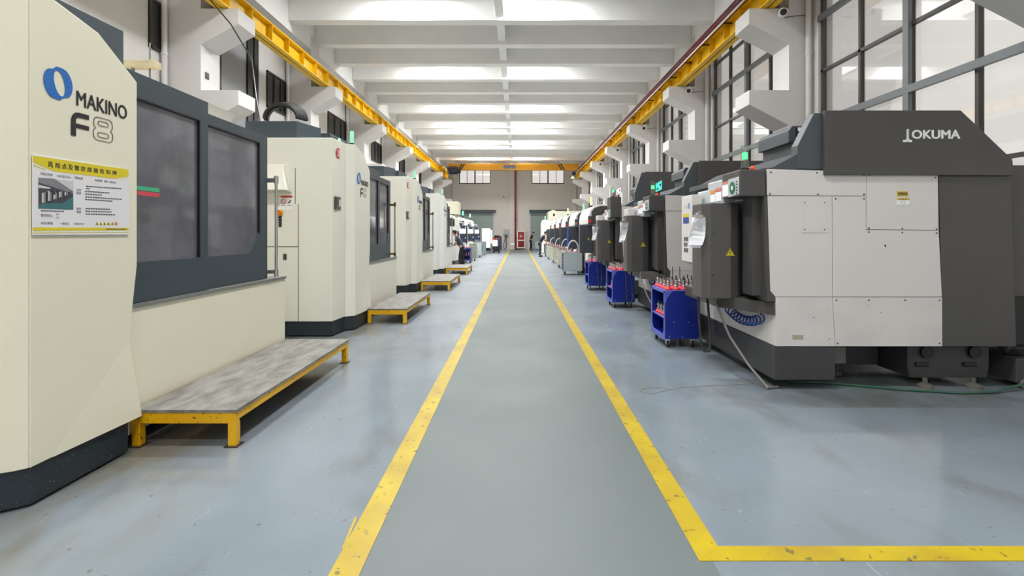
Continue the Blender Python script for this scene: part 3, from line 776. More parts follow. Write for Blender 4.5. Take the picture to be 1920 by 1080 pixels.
# steel step platforms with yellow frames
def platform(xo, y0, y1, w, label, h=0.28):
    t = thing('step_platform', (xo, y0, 0), label, 'step platform', 'yellow framed step platforms in front of the cream machines')
    L_ = y1 - y0
    MB().box(-w, 0.01, -0.01, L_ + 0.01, h - 0.02, h).build('tread_plate', M_plat_t, t)
    mb = MB(); q = 0.06; fz0, fz1 = h - 0.105, h - 0.021
    mb.box(-w, -0.0, 0, 0.05, fz0, fz1); mb.box(-w, 0.0, L_ - 0.05, L_, fz0, fz1); mb.box(-0.05, 0.0, 0.05, L_ - 0.05, fz0 + .02, fz1); mb.box(-w, -w + 0.05, 0.05, L_ - 0.05, fz0 + .02, fz1)
    mb.build('frame', M_plat_y, t, bevel=0.003)
    for lx in (-q, -w):
        for ly in (0.0, L_ - q):
            g = MB().box(lx, lx + q, ly, ly + q, 0.006, fz0 + 0.002).build('leg', M_plat_y, t, bevel=0.003)
            MB().box(lx - 0.02, lx + q + 0.02, ly - 0.02, ly + q + 0.02, 0, 0.006).build('foot_plate', M_dksteel, g)
    return t
platform(-2.11, 3.59, 5.97, 0.78, 'nearest step platform, worn steel top with chipped yellow frame')
platform(-1.965, 8.45, 10.75, 0.68, 'step platform in front of the machine with disc number 21', 0.27)
platform(-1.885, 13.3, 15.65, 0.80, 'step platform in front of the third cream machine', 0.27)
platform(-1.95, 18.5, 20.4, 0.82, 'step platform in front of the white machine near the stooping worker', 0.27)

# ------------------------------------------------------------------ charcoal and white machining centres (right row)
def coil(p0, p1, sag, r, turns, n=None):
    pts = []; n = turns * 12
    p0, p1 = Vector(p0), Vector(p1); d = (p1 - p0).normalized(); up = Vector((0, 0, 1)); sd = d.cross(up).normalized()
    for i in range(n + 1):
        t = i / n; a = 2 * PI * turns * t
        c = p0.lerp(p1, t) + Vector((0, 0, -sag * 4 * t * (1 - t)))
        pts.append(c + up * math.cos(a) * r + sd * math.sin(a) * r)
    return pts

def hazard(parent, a, z, y, w=0.1):
    """yellow triangle with a black bolt, on a face looking at the camera"""
    h = w * 0.88
    p = flat([[(-w / 2, 0), (w / 2, 0), (0, h)]], (a, y, z), 'camera', M_yelp, parent, 'hazard_sign')
    o3 = [(-w * .43, h * .05), (w * .43, h * .05), (0, h * .92)]; i3 = [(-w * .37, h * .085), (w * .37, h * .085), (0, h * .83)]
    flat(ringquads(o3, i3), (a, y - 0.002, z), 'camera', M_black, p, 'sign_border', th=0.0008)
    flat([[(0.01 * w, h * .68), (-.11 * w, h * .36), (-.02 * w, h * .38), (0.05 * w, h * .68)], [(-.02 * w, h * .42), (.09 * w, h * .46), (0.0 * w, h * .16), (-.03 * w, h * .16), (0.01 * w, h * .36), (-.03 * w, h * .34)]], (a, y - 0.002, z), 'camera', M_black, p, 'bolt_mark', th=0.0008)
    return p

def pendant(t, dx, y, z0=0.88, z1=1.93, w=0.45, d=0.34, cable=True):
    pl = [(dx, y + 0.05), (dx + 0.08, y), (dx + w * 0.66, y - 0.004), (dx + w * 0.86, y + 0.03), (dx + w, y + 0.10), (dx + w, y + d), (dx, y + d)]
    p = MB().prism(pl, 'z', z0, z1).build('control_pendant', M_box, t, bevel=0.012)
    hazard(p, dx + 0.29, z0 + 0.47, y - 0.005, 0.10)
    for (sx, sz) in ((0.32, z1 - 0.03), (0.1, z0 + 0.26), (0.1, z1 - 0.33)):
        MB().cyl((dx + sx, y - 0.012, sz), (dx + sx, y + 0.01, sz), 0.006, n=8).build('screw', M_black, p)
    MB().cyl((dx + w - 0.1, y + d / 2 + 0.02, z1), (dx + w - 0.1, y + d / 2 + 0.02, z1 + 0.05), 0.05, n=14).build('pivot', M_dksteel, p)
    MB().box(dx - 0.006, dx, y + 0.16, y + 0.22, z1 - 0.22, z1 - 0.1).build('side_latch', M_lgrey, p)
    MB().tube([(dx + 0.02, y + 0.2, z0), (dx + 0.015, y + 0.16, z0 - 0.3), (dx + 0.02, y + 0.12, z0 - 0.52), (dx + 0.05, y + 0.1, z0 - 0.6), (dx + 0.10, y + 0.1, z0 - 0.6), (dx + 0.13, y + 0.12, z0 - 0.5), (dx + 0.13, y + 0.18, z0 - 0.2), (dx + 0.12, y + 0.2, z0)], 0.014, 7).build('cable_loop', M_rubber, p, smooth=True)
    return p

def okuma(y0, label, hx=0.0, hood_z=2.845, first=False, header='low'):
    """x in world metres, origin at (0,y0,0)"""
    t = thing('machining_centre', (0, y0, 0), label, 'milling machine', 'white and charcoal machining centres below the big windows')
    Ld = 2.2
    # ------------ core
    MB().prism([(2.66, 0.46), (4.95, 0.46), (4.95, 2.15), (2.60, 2.2), (2.60, 0.95), (2.66, 0.90)], 'y', 0.012, Ld).build('enclosure', M_okd, t)
    # base and undercarriage
    MB().prism([(2.62, 0.0), (3.24, 0.0), (3.24, 0.06), (2.9, 0.1), (2.9, Ld), (2.62, Ld)], 'z', 0.1, 0.44).build('base_skirt', M_okb, t, bevel=0.004)
    pts = [(4.09, 0.455), (4.95, 0.455), (4.95, 0.2), (4.93, 0.08), (4.12, 0.08), (4.09, 0.2)]
    b = MB().prism(pts, 'y', 0.14, 0.9).build('bed_casting', M_okb, t, bevel=0.01)
    for x in (4.285, 4.785):
        MB().cyl((x, 0.11, 0.355), (x, 0.145, 0.355), 0.068, n=24).build('casting_hole', M_black, b, smooth=True)
        MB().box(x - 0.12, x + 0.02, 0.115, 0.145, 0.20, 0.245).build('casting_slot', M_black, b, bevel=0.01)
        MB().lathe([(0.075, 0), (0.07, 0.025), (0.03, 0.05), (0.022, 0.05), (0.022, 0.1)], (x - 0.07, 0.07, 0.0), 16).build('levelling_foot', mat('foot_grey', (86, 84, 78), .6), t, smooth=True)
    MB().box(3.3, 4.05, 0.5, 2.3, 0.12, 0.455).build('bed_beam', M_okb, t)
    jb = MB().box(3.38, 3.52, 0.25, 0.4, 0.2, 0.38).build('junction_box', M_ledge, t, bevel=0.005)
    MB().cyl((3.46, 0.35, 0.38), (3.46, 0.5, 0.44), 0.03, n=10).build('conduit', M_black, jb)
    MB().lathe([(0.05, 0), (0.04, 0.03), (0.02, 0.04), (0.02, 0.13)], (3.62, 0.55, 0.0), 14).build('levelling_foot', mat('foot_grey', (86, 84, 78), .6), t, smooth=True)
    # ------------ side panels on the near face
    g = 0.003
    def pan(name, poly, m, y=-0.004, th=0.016): return MB().prism(poly, 'y', y, y + th).build(name, m, t, bevel=0.0015)
    pan('upper_panel', [(2.545, 1.985), (3.553, 1.98), (3.553, 2.225), (2.542, 2.253)], M_okw)
    p2 = pan('label_panel', [(3.557 , 1.637), (4.292, 1.632), (4.285, 2.185), (3.557, 2.222)], M_okw)
    flat([rect(0, 0.115, 0, 0.052)], (3.865, -0.004, 1.975), 'camera', mat('label_gold', (196, 170, 60), .5), p2, 'rating_plate')
    flat([rect(0.01, 0.105, 0.012, 0.04)], (3.865, -0.006, 1.975), 'camera', mat('label_bronze', (110, 90, 40), .5), p2, 'plate_print', th=0.001)
    lb = flat([rect(0, 0.135, 0, 0.072)], (3.86, -0.004, 1.885), 'camera', M_white, p2, 'caution_label')
    flat([rect(0, 0.135, 0.052, 0.072)], (3.86, -0.006, 1.885), 'camera', mat('label_gold', (196, 170, 60), .5), lb, 'label_band', th=0.001)
    flat([disc(0.04, 0.061, 0.006), disc(0.067, 0.061, 0.006), disc(0.094, 0.061, 0.006)], (3.86, -0.007, 1.885), 'camera', M_black, lb, 'label_mark', th=0.001)
    flat(ringquads(disc(0.067, 0.026, 0.02), disc(0.067, 0.026, 0.015)), (3.86, -0.006, 1.885), 'camera', M_lgrey, lb, 'label_ring', th=0.001)
    pan('front_side_panel', [(2.548, 1.978), (3.203, 1.977), (3.207, 0.95), (2.625, 0.95), (2.575, 1.01)], M_okw)
    pan('middle_side_panel', [(3.208, 1.976), (3.551, 1.976), (3.551, 1.631), (4.293, 1.627), (4.325, 0.95), (3.212, 0.95)], M_okw)
    hp = flat([rect(0, 0.262, 0, 0.335)], (2.895, -0.004, 1.605), 'camera', M_okw, t, 'hatch_cover', th=0.003)
    for (a, b_) in ((0.03, 0.03), (0.232, 0.03), (0.03, 0.305), (0.232, 0.305)): flat([disc(a, b_, 0.007, n=10)], (2.895, -0.007, 1.605), 'camera', M_dksteel, hp, 'screw', th=0.001)
    pan('lower_front_panel', [(2.628, 0.945), (3.208, 0.945), (3.235, 0.445), (2.64, 0.445)], M_okw_ch)
    pan('lower_middle_panel', [(3.213, 0.944), (4.327, 0.944), (4.33, 0.445), (3.24, 0.445)], M_okw_ch)
    if first:
        flat([rect(0, 0.11, 0, 0.045)], (2.80, -0.004, 0.515), 'camera', mat('worn_label', (180, 170, 150), .6, noise=.5, scale=40), t, 'worn_sticker')
        sc = []
        for (x, z) in ((2.58, 2.22), (3.05, 2.215), (3.53, 2.19), (2.57, 2.0), (3.06, 1.995), (3.53, 1.995), (3.24, 1.95), (3.53, 1.95), (3.58, 2.19), (4.26, 2.165), (3.58, 1.65), (3.92, 1.645), (4.27, 1.64), (3.58, 1.61), (3.92, 1.605), (4.27, 1.60), (3.25, 0.915), (3.58, 0.915), (3.95, 0.915), (4.3, 0.915), (3.26, 0.475), (4.3, 0.475), (4.30, 1.35)):
            sc.append(disc(x, z, 0.009, n=10))
        for x in sc[:22]: flat([x], (0, -0.0045, 0), 'camera', M_dksteel, t, 'screw', th=0.002)
        flat([[(3.735, 1.48), (3.75, 1.485), (3.755, 1.465), (3.748, 1.45), (3.742, 1.462)]], (0, -0.0045, 0), 'camera', M_black, t, 'paint_chip', th=0.001)
    pan('rear_panel', [(4.298, 2.18), (5.03, 2.18), (5.085, 0.445), (4.333, 0.445)], M_okd, y=-0.002)
    MB().prism([(5.035, 2.3), (5.6, 2.3), (5.6, 0.95), (5.06, 0.95)], 'y', 0.05, Ld - 0.3).build('coolant_cabinet', M_okd, t, bevel=0.004)
    MB().prism([(5.09, 0.95), (5.6, 0.95), (5.6, 0.44), (5.09, 0.44)], 'y', 0.12, Ld - 0.3).build('coolant_tank', M_black, t)
    # ------------ roof
    dz = hood_z - 2.845
    hoodp = [(3.115, 2.19), (3.115, 2.845 + dz), (4.495, 2.845 + dz), (5.02, 2.345 + dz * .4), (5.032, 2.185)]
    hd = MB().prism(hoodp, 'y', -0.03, 0.012).build('hood_plate', M_okd, t, bevel=0.004)
    MB().prism([(2.86, 2.26), (2.87, 2.50 + dz * .4), (3.035, 2.83 + dz), (4.47, 2.83 + dz), (4.98, 2.34 + dz * .4), (4.98, 2.2)], 'y', 0.02, 0.14).build('roof_hood', M_oks, t, bevel=0.004)
    MB().prism([(2.50, 2.262), (2.62, 2.275), (2.90, 2.43), (4.90, 2.43), (4.90, 2.16), (2.62, 2.16), (2.50, 2.2)], 'y', 0.03, Ld - 0.1).build('roof_cover', M_oks, t)
    mc = MB().prism([(3.06, 2.43), (3.06, 2.60), (3.0, 2.60), (3.0, 2.74), (3.04, 2.79), (3.6, 2.79), (3.6, 2.43)], 'y', 0.42, 1.10).build('mist_collector', M_oks, t, bevel=0.008)
    if first:
        gr = MB().box(3.08, 3.30, 0.408, 0.42, 2.52, 2.77).build('louvre_panel', M_black, t)
        for q in range(6): MB().box(3.085, 3.295, 0.401, 0.409, 2.53 + q * 0.033, 2.542 + q * 0.033).build('louvre', M_oks, gr)
        flat([rect(0, 0.065, 0, 0.04)], (3.09, 0.398, 2.725), 'camera', M_white, gr, 'small_label')
        # emblem and maker's name on the hood
        text('OKUMA', 0.485, 0.086, (3.998, -0.03, 2.558), 'camera', M_white, hd, 'maker_name', bold=0.05, th=0.003)
        flat([[(3.944, 2.558), (3.944, 2.654), (3.966, 2.654), (3.966, 2.558), (3.98, 2.54), (3.93, 2.54)], [(3.906, 2.522), (3.906, 2.546), (3.94, 2.546), (3.953, 2.534), (3.966, 2.546), (3.998, 2.546), (3.998, 2.522), (3.966, 2.522), (3.953, 2.529), (3.94, 2.522)]], (0, -0.03, 0), 'camera', M_white, hd, 'maker_emblem', th=0.003)
        flat([[(3.953, 2.56), (3.953, 2.65), (3.957, 2.65), (3.957, 2.56)]], (0, -0.0335, 0), 'camera', M_okd, hd, 'emblem_slot', th=0.001)
    # ------------ operator side
    hz0, hz1 = (1.975, 2.25) if header == 'low' else (1.98, 2.49)
    dh = MB().box(2.265, 2.535, 0.0, 0.425, hz0, hz1).build('door_header', M_okd, t, bevel=0.012)
    flat([[(-0.262, 1.985), (-0.015, 2.0), (-0.015, 2.18), (-0.262, 2.175)]], (2.265, 0, 0), 'aisle_right', M_lgrey, dh, 'instruction_plate')
    cg = flat([disc(-0.165, 2.075, 0.066)], (2.262, 0, 0), 'aisle_right', M_cautg, dh, 'green_roundel')
    flat([disc(-0.165, 2.075, 0.022)], (2.259, 0, 0), 'aisle_right', M_white, cg, 'roundel_centre', th=0.001)
    flat([rect(-0.08, -0.045, 2.005 + q * 0.03, 2.02 + q * 0.03) for q in range(5)], (2.262, 0, 0), 'aisle_right', M_slate, dh, 'plate_print', th=0.001)
    flat([rect(-0.41, -0.268, 2.0, 2.16)], (2.265, 0, 0), 'aisle_right', M_paper, dh, 'warning_label')
    flat([rect(-0.41, -0.268, 2.13, 2.16)], (2.262, 0, 0), 'aisle_right', M_pink, dh, 'label_band', th=0.001)
    tc = MB().box(2.275, 2.42, 0.43, 0.86, 1.90, 2.20).build('door_track_cover', M_lgrey, t, bevel=0.02)
    tc2 = MB().box(2.285, 2.42, 0.80, 1.22, 1.90, 2.12).build('door_track_cover', M_lgrey, t, bevel=0.02)
    flat([rect(-0.62, -0.46, 2.07, 2.11)], (2.272, 0, 0), 'aisle_right', M_pink, tc, 'label_band'); flat([rect(-0.76, -0.63, 2.055, 2.095)], (2.272, 0, 0), 'aisle_right', M_orange, tc, 'label_band')
    flat([rect(-0.76, -0.63, 1.96, 2.05)], (2.272, 0, 0), 'aisle_right', M_paper, tc, 'label_sheet'); flat([rect(-0.62, -0.46, 1.96, 2.065)], (2.272, 0, 0), 'aisle_right', M_paper, tc, 'label_sheet')
    MB().box(2.50, 2.60, 0.30, Ld - 0.4, 0.95, 1.97).build('sliding_door', M_oks, t, bevel=0.01)
    MB().prism([(2.44, 0.10), (2.60, 0.10), (2.60, 0.3), (2.44, 0.3)], 'z', 0.95, 1.975).build('door_column', M_okd, t)
    MB().prism([(2.515, 1.975), (2.546, 1.975), (2.575, 1.0), (2.63, 0.94), (2.63, 0.90), (2.545, 0.90)], 'y', -0.003, 0.2).build('edge_frame', M_okd, t)
    MB().prism([(2.625, -0.002), (2.62, 1.6), (2.26, 1.6), (2.26, 0.55)], 'z', 0.76, 0.89).build('loading_ledge', M_okd, t, bevel=0.006)
    MB().prism([(2.632, 0.445), (2.632, 0.76), (2.9, 0.76), (2.9, 0.445)], 'y', 0.012, Ld).build('apron', M_okw, t)
    # operator console
    cs = MB().prism([(2.12, 1.24), (2.22, 1.20), (2.25, 2.07), (2.12, 2.07)], 'y', 0.95, 1.32).build('operator_console', M_okw, t, bevel=0.01)
    flat([[(-1.06, 1.90), (-1.03, 1.90), (-1.03, 1.97), (-1.06, 1.97)]], (2.12, 0, 0), 'aisle_right', M_blue, cs, 'console_emblem')
    flat([rect(-1.2, -1.07, 1.915, 1.955)], (2.12, 0, 0), 'aisle_right', M_lgrey, cs, 'console_lettering')
    flat([rect(-1.25, -1.05, 1.72, 1.80)], (2.12, 0, 0), 'aisle_right', M_hose, cs, 'console_label'); flat([rect(-1.25, -1.05, 1.80, 1.84)], (2.12, 0, 0), 'aisle_right', M_yelp, cs, 'console_label')
    for q in range(6):
        a, b_ = -1.22 + (q % 2) * 0.08, 1.36 + (q // 2) * 0.07
        flat([rect(a, a + 0.06, b_, b_ + 0.05)], (2.12, 0, 0), 'aisle_right', M_slate, cs, 'console_key')
    # stack light with red beacon
    sl = MB().cyl((2.345, 0.06, hz1 + 0.02), (2.345, 0.06, hz1 + 0.25), 0.036, n=16).build('stack_light', M_clear, t, smooth=True)
    MB().cyl((2.345, 0.06, hz1), (2.345, 0.06, hz1 + 0.02), 0.042, n=16).build('light_base', M_black, sl)
    MB().cyl((2.345, 0.06, hz1 + 0.115), (2.345, 0.06, hz1 + 0.18), 0.028, n=16).build('green_element', M_green_em, sl, smooth=True)
    MB().sphere((2.42, 0.05, hz1 + 0.02), 0.024).build('red_beacon', M_amber, t, smooth=True)
    # hoses
    MB().tube(coil((2.57, 0.95, 0.68), (2.575, 0.2, 0.69), 0.075, 0.05, 10), 0.008, 6).build('air_hose', M_hose, t, smooth=True)
    MB().tube([(2.27, 0.55, 0.88), (2.25, 0.56, 0.82), (2.27, 0.5, 0.7), (2.35, 0.42, 0.45), (2.45, 0.2, 0.2), (2.55, 0.0, 0.02), (2.68, 0.05, 0.014)], 0.013, 8).build('floor_cable', mat('cable_grey', (116, 113, 106), .5), t, smooth=True)
    return t

k1 = okuma(4.9, 'nearest white and charcoal machining centre, its maker name in white on the hood', first=True)
pendant(k1, 2.03, 0.35)
k2 = okuma(8.28, 'second white and charcoal machining centre, with the lit colour screen on its roof')
pendant(k2, 2.03, 0.62)
k3 = okuma(11.75, 'third white and charcoal machining centre, tall header and small tilted screen on top', hood_z=3.1, header='tall')
pendant(k3, 2.03, 0.45)
for k_, yy, sx, colr in ((k2, 0.12, 2.40, True), (k3, 0.3, 2.46, False)):
    z = 2.27 if colr else 2.5
    ds = MB().prism([(sx, z + 0.03), (sx + 0.13, z + 0.09), (sx + 0.13, z + 0.27), (sx, z + 0.20)], 'y', yy, yy + 0.05).build('display_screen', M_black, k_, bevel=0.005)
    flat([[(sx + 0.01, z + 0.045), (sx + 0.12, z + 0.095), (sx + 0.12, z + 0.255), (sx + 0.01, z + 0.19)]], (0, yy, 0), 'camera', M_screen2 if colr else M_screen, ds, 'lit_panel')
    flat([[(sx + 0.025, z + 0.08), (sx + 0.06, z + 0.095), (sx + 0.06, z + 0.125), (sx + 0.025, z + 0.11)], [(sx + 0.075, z + 0.15), (sx + 0.105, z + 0.162), (sx + 0.105, z + 0.2), (sx + 0.075, z + 0.185)]], (0, yy - 0.003, 0), 'camera', M_blue if colr else M_red, ds, 'screen_graphic', th=0.001)
    MB().cyl((sx + 0.08, yy + 0.03, z - 0.02), (sx + 0.08, yy + 0.03, z + 0.1), 0.015, n=8).build('screen_stand', M_black, ds)

# papers clipped to the pendants
def papers(x, y, z, w, h, label, k=0):
    t = thing('paper_sheets', (x, y, z), label, 'papers', 'paper sheets clipped to the control pendants')
    mb = MB(); n = 6
    for sh, (oy, dx) in enumerate(((0.0, 0.0), (-0.012, 0.012))):
        vs = []; fs = []
        for i in range(n + 1):
            q = i / n; zz = -h * q * (0.92 if sh else 1.0)
            for s_ in (0, 1):
                xx = (s_ - 0.5) * w * (0.85 + 0.25 * math.sin(q * 3.0 + k)) - 0.045 * q * q + dx
                vs.append((xx, oy - 0.02 * math.sin(q * 5 + s_ * 2 + sh), zz))
            for s_ in (0, 1):
                v = vs[-2]; vs.append((v[0], v[1] + 0.002, v[2]))
        for i in range(n):
            a = i * 4; b_ = a + 4
            fs += [(a, a + 1, b_ + 1, b_), (a + 3, a + 2, b_ + 2, b_ + 3), (a, b_, b_ + 2, a + 2), (a + 1, a + 3, b_ + 3, b_ + 1)]
        mb = MB().add(vs, fs); mb.build('sheet', M_paper, t)
    MB().box(-0.05, 0.05, -0.026, 0.01, -0.015, 0.025).build('clip', M_steel, t, bevel=0.004)
    MB().tube([(0, -0.01, 0.025), (0.0, -0.01, 0.06), (0.02, -0.01, 0.07), (0.02, -0.01, 0.02)], 0.004, 6).build('clip_ring', M_steel, t)
    flat([rect(-0.025, 0.03, -0.1, -0.03)], (0, -0.03, 0), 'camera', M_lgrey, t, 'printed_block', th=0.0006)
    return t
papers(1.975, 5.262, 1.775, 0.15, 0.335, 'crumpled white papers clipped to the nearest charcoal control pendant', 0)
papers(1.955, 8.862, 1.80, 0.13, 0.37, 'white papers clipped to the second charcoal control pendant', 1.2)
papers(1.955, 12.162, 1.77, 0.14, 0.36, 'white papers clipped to the third charcoal control pendant', 2.0)

# small things around the nearest machine
gh = MB().tube([(2.9, 5.15, 0.014), (3.3, 5.08, 0.014), (3.9, 4.86, 0.014), (4.4, 4.76, 0.014), (4.75, 4.78, 0.02), (5.0, 4.85, 0.05), (5.25, 4.9, 0.07), (5.7, 4.9, 0.06)], 0.012, 8).build('garden_hose', M_hosegr, smooth=True)
tag(gh, 'thin green hose lying on the floor by the nearest charcoal machine', 'hose')
ot = thing('oil_tank', (5.12, 4.93, 0), 'low charcoal oil tank on castors behind the nearest machine bed', 'tank')
MB().box(0, 0.5, 0, 0.5, 0.06, 0.31).build('body', M_okb, ot, bevel=0.01)
for x in (0.09, 0.42):
    MB().cyl((x, -0.012, 0.05), (x, 0.03, 0.05), 0.05, n=16).cyl((x, -0.016, 0.05), (x, -0.01, 0.05), 0.018, n=10).build('caster', M_ledge, ot, smooth=True)
    MB().cyl((x, 0.44, 0.05), (x, 0.48, 0.05), 0.05, n=16).build('caster', M_ledge, ot, smooth=True)
pb = MB().lathe([(0.075, 0.0), (0.085, 0.01), (0.125, 0.11), (0.135, 0.115), (0.12, 0.108), (0.08, 0.014), (0.0, 0.012)], (5.25, 5.1, 0.31), 24).build('plastic_bowl', M_plastic, smooth=True)
tag(pb, 'clear plastic bowl standing on the low oil tank', 'bowl')
gl = MB().tube([(1.42 + 0.18 * math.cos(t * .35), 4.86 + 0.1 * math.sin(t * .35) , 0.006) for t in range(13)] + [(1.7, 4.97, 0.006), (2.2, 5.05, 0.006), (2.6, 5.1, 0.012)], 0.003, 5).build('loose_wire', M_hoseg)
tag(gl, 'loose thin wire loop on the floor beside the nearest charcoal machine', 'wire')

# ------------------------------------------------------------------ blue tool carts with red pockets
def casters(t, pts, r=0.05, m=None):
    for (x, y) in pts:
        c = MB().cyl((x - 0.015, y, r), (x + 0.015, y, r), r, n=14).build('caster', M_black, t, smooth=True)
        MB().box(x - 0.025, x + 0.025, y - 0.03, y + 0.03, 2 * r - 0.005, 2 * r + 0.02).box(x - 0.025, x - 0.018, y - 0.02, y + 0.02, r, 2 * r).box(x + 0.018, x + 0.025, y - 0.02, y + 0.02, r, 2 * r).build('caster_fork', M_steel, c)
def blue_cart(loc, label, rz=0.0, w=0.47, d=0.66):
    t = thing('tool_cart', loc, label, 'tool cart', 'blue tool carts', rz)
    z0, z1 = 0.125, 0.79
    for y in (0, d - 0.02):
        MB().box(0.0, w, y, y + 0.02, z0, z1).build('side_panel', M_blucart, t, bevel=0.003)
    MB().box(w - 0.02, w, 0.02, d - 0.02, z0, z1).build('back_panel', M_blucart, t)
    MB().box(0.0, w - 0.02, 0.02, d - 0.02, z0, z0 + 0.03).build('bottom_shelf', M_blucart, t)
    MB().box(0.0, w - 0.02, 0.02, d - 0.02, 0.40, 0.42).build('middle_shelf', M_bluedge, t)
    mb = MB(); mb.box(-0.01, w, -0.005, d + 0.005, z1, z1 + 0.012); mb.box(-0.012, -0.0, -0.005, d + 0.005, z1 - 0.03, z1)
    mb.build('top_tray', M_bluedge, t)
    fr = MB()
    for y in (-0.004, d - 0.036): fr.box(-0.012, 0.0, y, y + 0.04, z0 - 0.02, z1)
    fr.box(-0.012, 0.0, 0.03, d - 0.03, z0 - 0.02, z0 + 0.05)
    for y, sgn in ((0.036, 1), (d - 0.036, -1)):
        fr.prism([(y, z0 + .05), (y + sgn * 0.05, z0 + .05), (y, z0 + 0.11)], 'x', -0.012, 0.0)
    fr.build('front_frame', M_bluedge, t)
    MB().prism([(0.0, z1), (0.1, z1), (0.03, z1 - 0.09), (0.0, z1 - 0.17)], 'y', -0.006, -0.001).build('corner_gusset', M_bluedge, t)
    for (x, z) in ((0.12, 0.36), (0.33, 0.36), (0.4, 0.32), (0.06, 0.16), (0.24, 0.15)):
        MB().cyl((x, -0.006, z), (x, 0.002, z), 0.008, n=10).build('bolt', M_steel, t)
    casters(t, [(0.05, 0.06), (w - 0.07, 0.06), (0.05, d - 0.06), (w - 0.07, d - 0.06)])
    return t

HOLD = {}
def holder(kind):
    """a cone tool holder sitting in a red pocket; three kinds of cutter"""
    t = thing('tool_holder', (0, 0, 0), 'x', 'tool holder')
    MB().lathe([(0.05, 0), (0.052, 0.018), (0.036, 0.04), (0.026, 0.042), (0.026, 0.03)], n=12).build('pocket', M_redp, t, smooth=True)
    if kind == 0: pr = [(0.022, 0.03), (0.03, 0.045), (0.03, 0.065), (0.018, 0.07), (0.018, 0.12), (0.012, 0.125)]; tl = (0.006, 0.29)
    elif kind == 1: pr = [(0.022, 0.03), (0.032, 0.045), (0.032, 0.06), (0.024, 0.065), (0.024, 0.13), (0.02, 0.14)]; tl = (0.009, 0.2)
    else: pr = [(0.022, 0.03), (0.03, 0.045), (0.03, 0.06), (0.02, 0.065), (0.02, 0.10), (0.028, 0.102), (0.028, 0.13)]; tl = (0.012, 0.17)
    MB().lathe(pr, n=12).build('holder_body', M_steel, t, smooth=True)
    MB().cyl((0, 0, pr[-1][1]), (0, 0, tl[1]), tl[0], n=8).build('cutter', M_dksteel, t, smooth=True)
    return t
def put_holder(k, loc, label, group):
    if k not in HOLD: HOLD[k] = h = holder(k)
    else: h = copy_tree(HOLD[k])
    h.location = loc; h['label'] = label; h['group'] = group
    return h

bc1 = blue_cart((2.05, 6.68, 0), 'nearest blue tool cart, beside the nearest charcoal machine pendant')
bc2 = blue_cart((2.02, 10.22, 0), 'second blue tool cart, beside the pendant of the second charcoal machine')
bc3 = blue_cart((1.98, 13.4, 0), 'third blue tool cart, just before the pale grey cart')
bc4 = blue_cart((-3.15, 25.7, 0), 'blue tool cart with open shelves behind the stooping worker', rz=R(90), w=0.55, d=0.6)
bc4.location = (-2.52, 25.7, 0)
rnd = random.Random(3)
def fill(cart, x0, y0, nx, ny, dx, dy, z, label, group, kinds=(0, 1, 2)):
    for i in range(nx):
        for j in range(ny):
            put_holder(rnd.choice(kinds), (x0 + i * dx, y0 + j * dy, z), label, group)
fill(bc1, 2.115, 6.755, 4, 4, 0.11, 0.165, 0.802, 'cone tool holder in a red pocket on top of the nearest blue cart', 'tool holders on the nearest blue cart')
fill(bc1, 2.12, 6.8, 1, 4, 0.1, 0.14, 0.42, 'cone tool holder on the middle shelf of the nearest blue cart', 'tool holders on the shelf of the nearest blue cart', (1, 2))
fill(bc2, 2.085, 10.3, 3, 4, 0.14, 0.165, 0.802, 'cone tool holder in a red pocket on top of the second blue cart', 'tool holders on the second blue cart')
fill(bc2, 2.1, 10.36, 1, 3, 0.1, 0.16, 0.42, 'cone tool holder on the middle shelf of the second blue cart', 'tool holders on the shelf of the second blue cart', (2,))
fill(bc3, 2.05, 13.5, 3, 3, 0.15, 0.2, 0.802, 'cone tool holder in a red pocket on top of the third blue cart', 'tool holders on the third blue cart')
fill(bc4, -3.05, 25.85, 4, 2, 0.14, 0.2, 0.802, 'cone tool holder in a red pocket on the cart behind the stooping worker', 'tool holders on the cart behind the worker')
fill(bc4, -3.05, 25.8, 4, 1, 0.14, 0.2, 0.42, 'cone tool holder on the shelf of the cart behind the stooping worker', 'tool holders on the shelf of the cart behind the worker')
# tall cutters standing on the second and third carts
for (x, y, lab) in ((2.44, 10.545, 'tall steel boring bar standing among holders on the second blue cart'), (2.38, 13.6, 'tall white cylinder standing at the rear of the third blue cart')):
    tag(MB().cyl((x, y, 0.802), (x, y, 0.86), 0.05, n=14).cyl((x, y, 0.86), (x, y, 1.16), 0.035, n=14).build('boring_bar', M_steel if y < 12 else M_white, smooth=True), lab, 'tool')

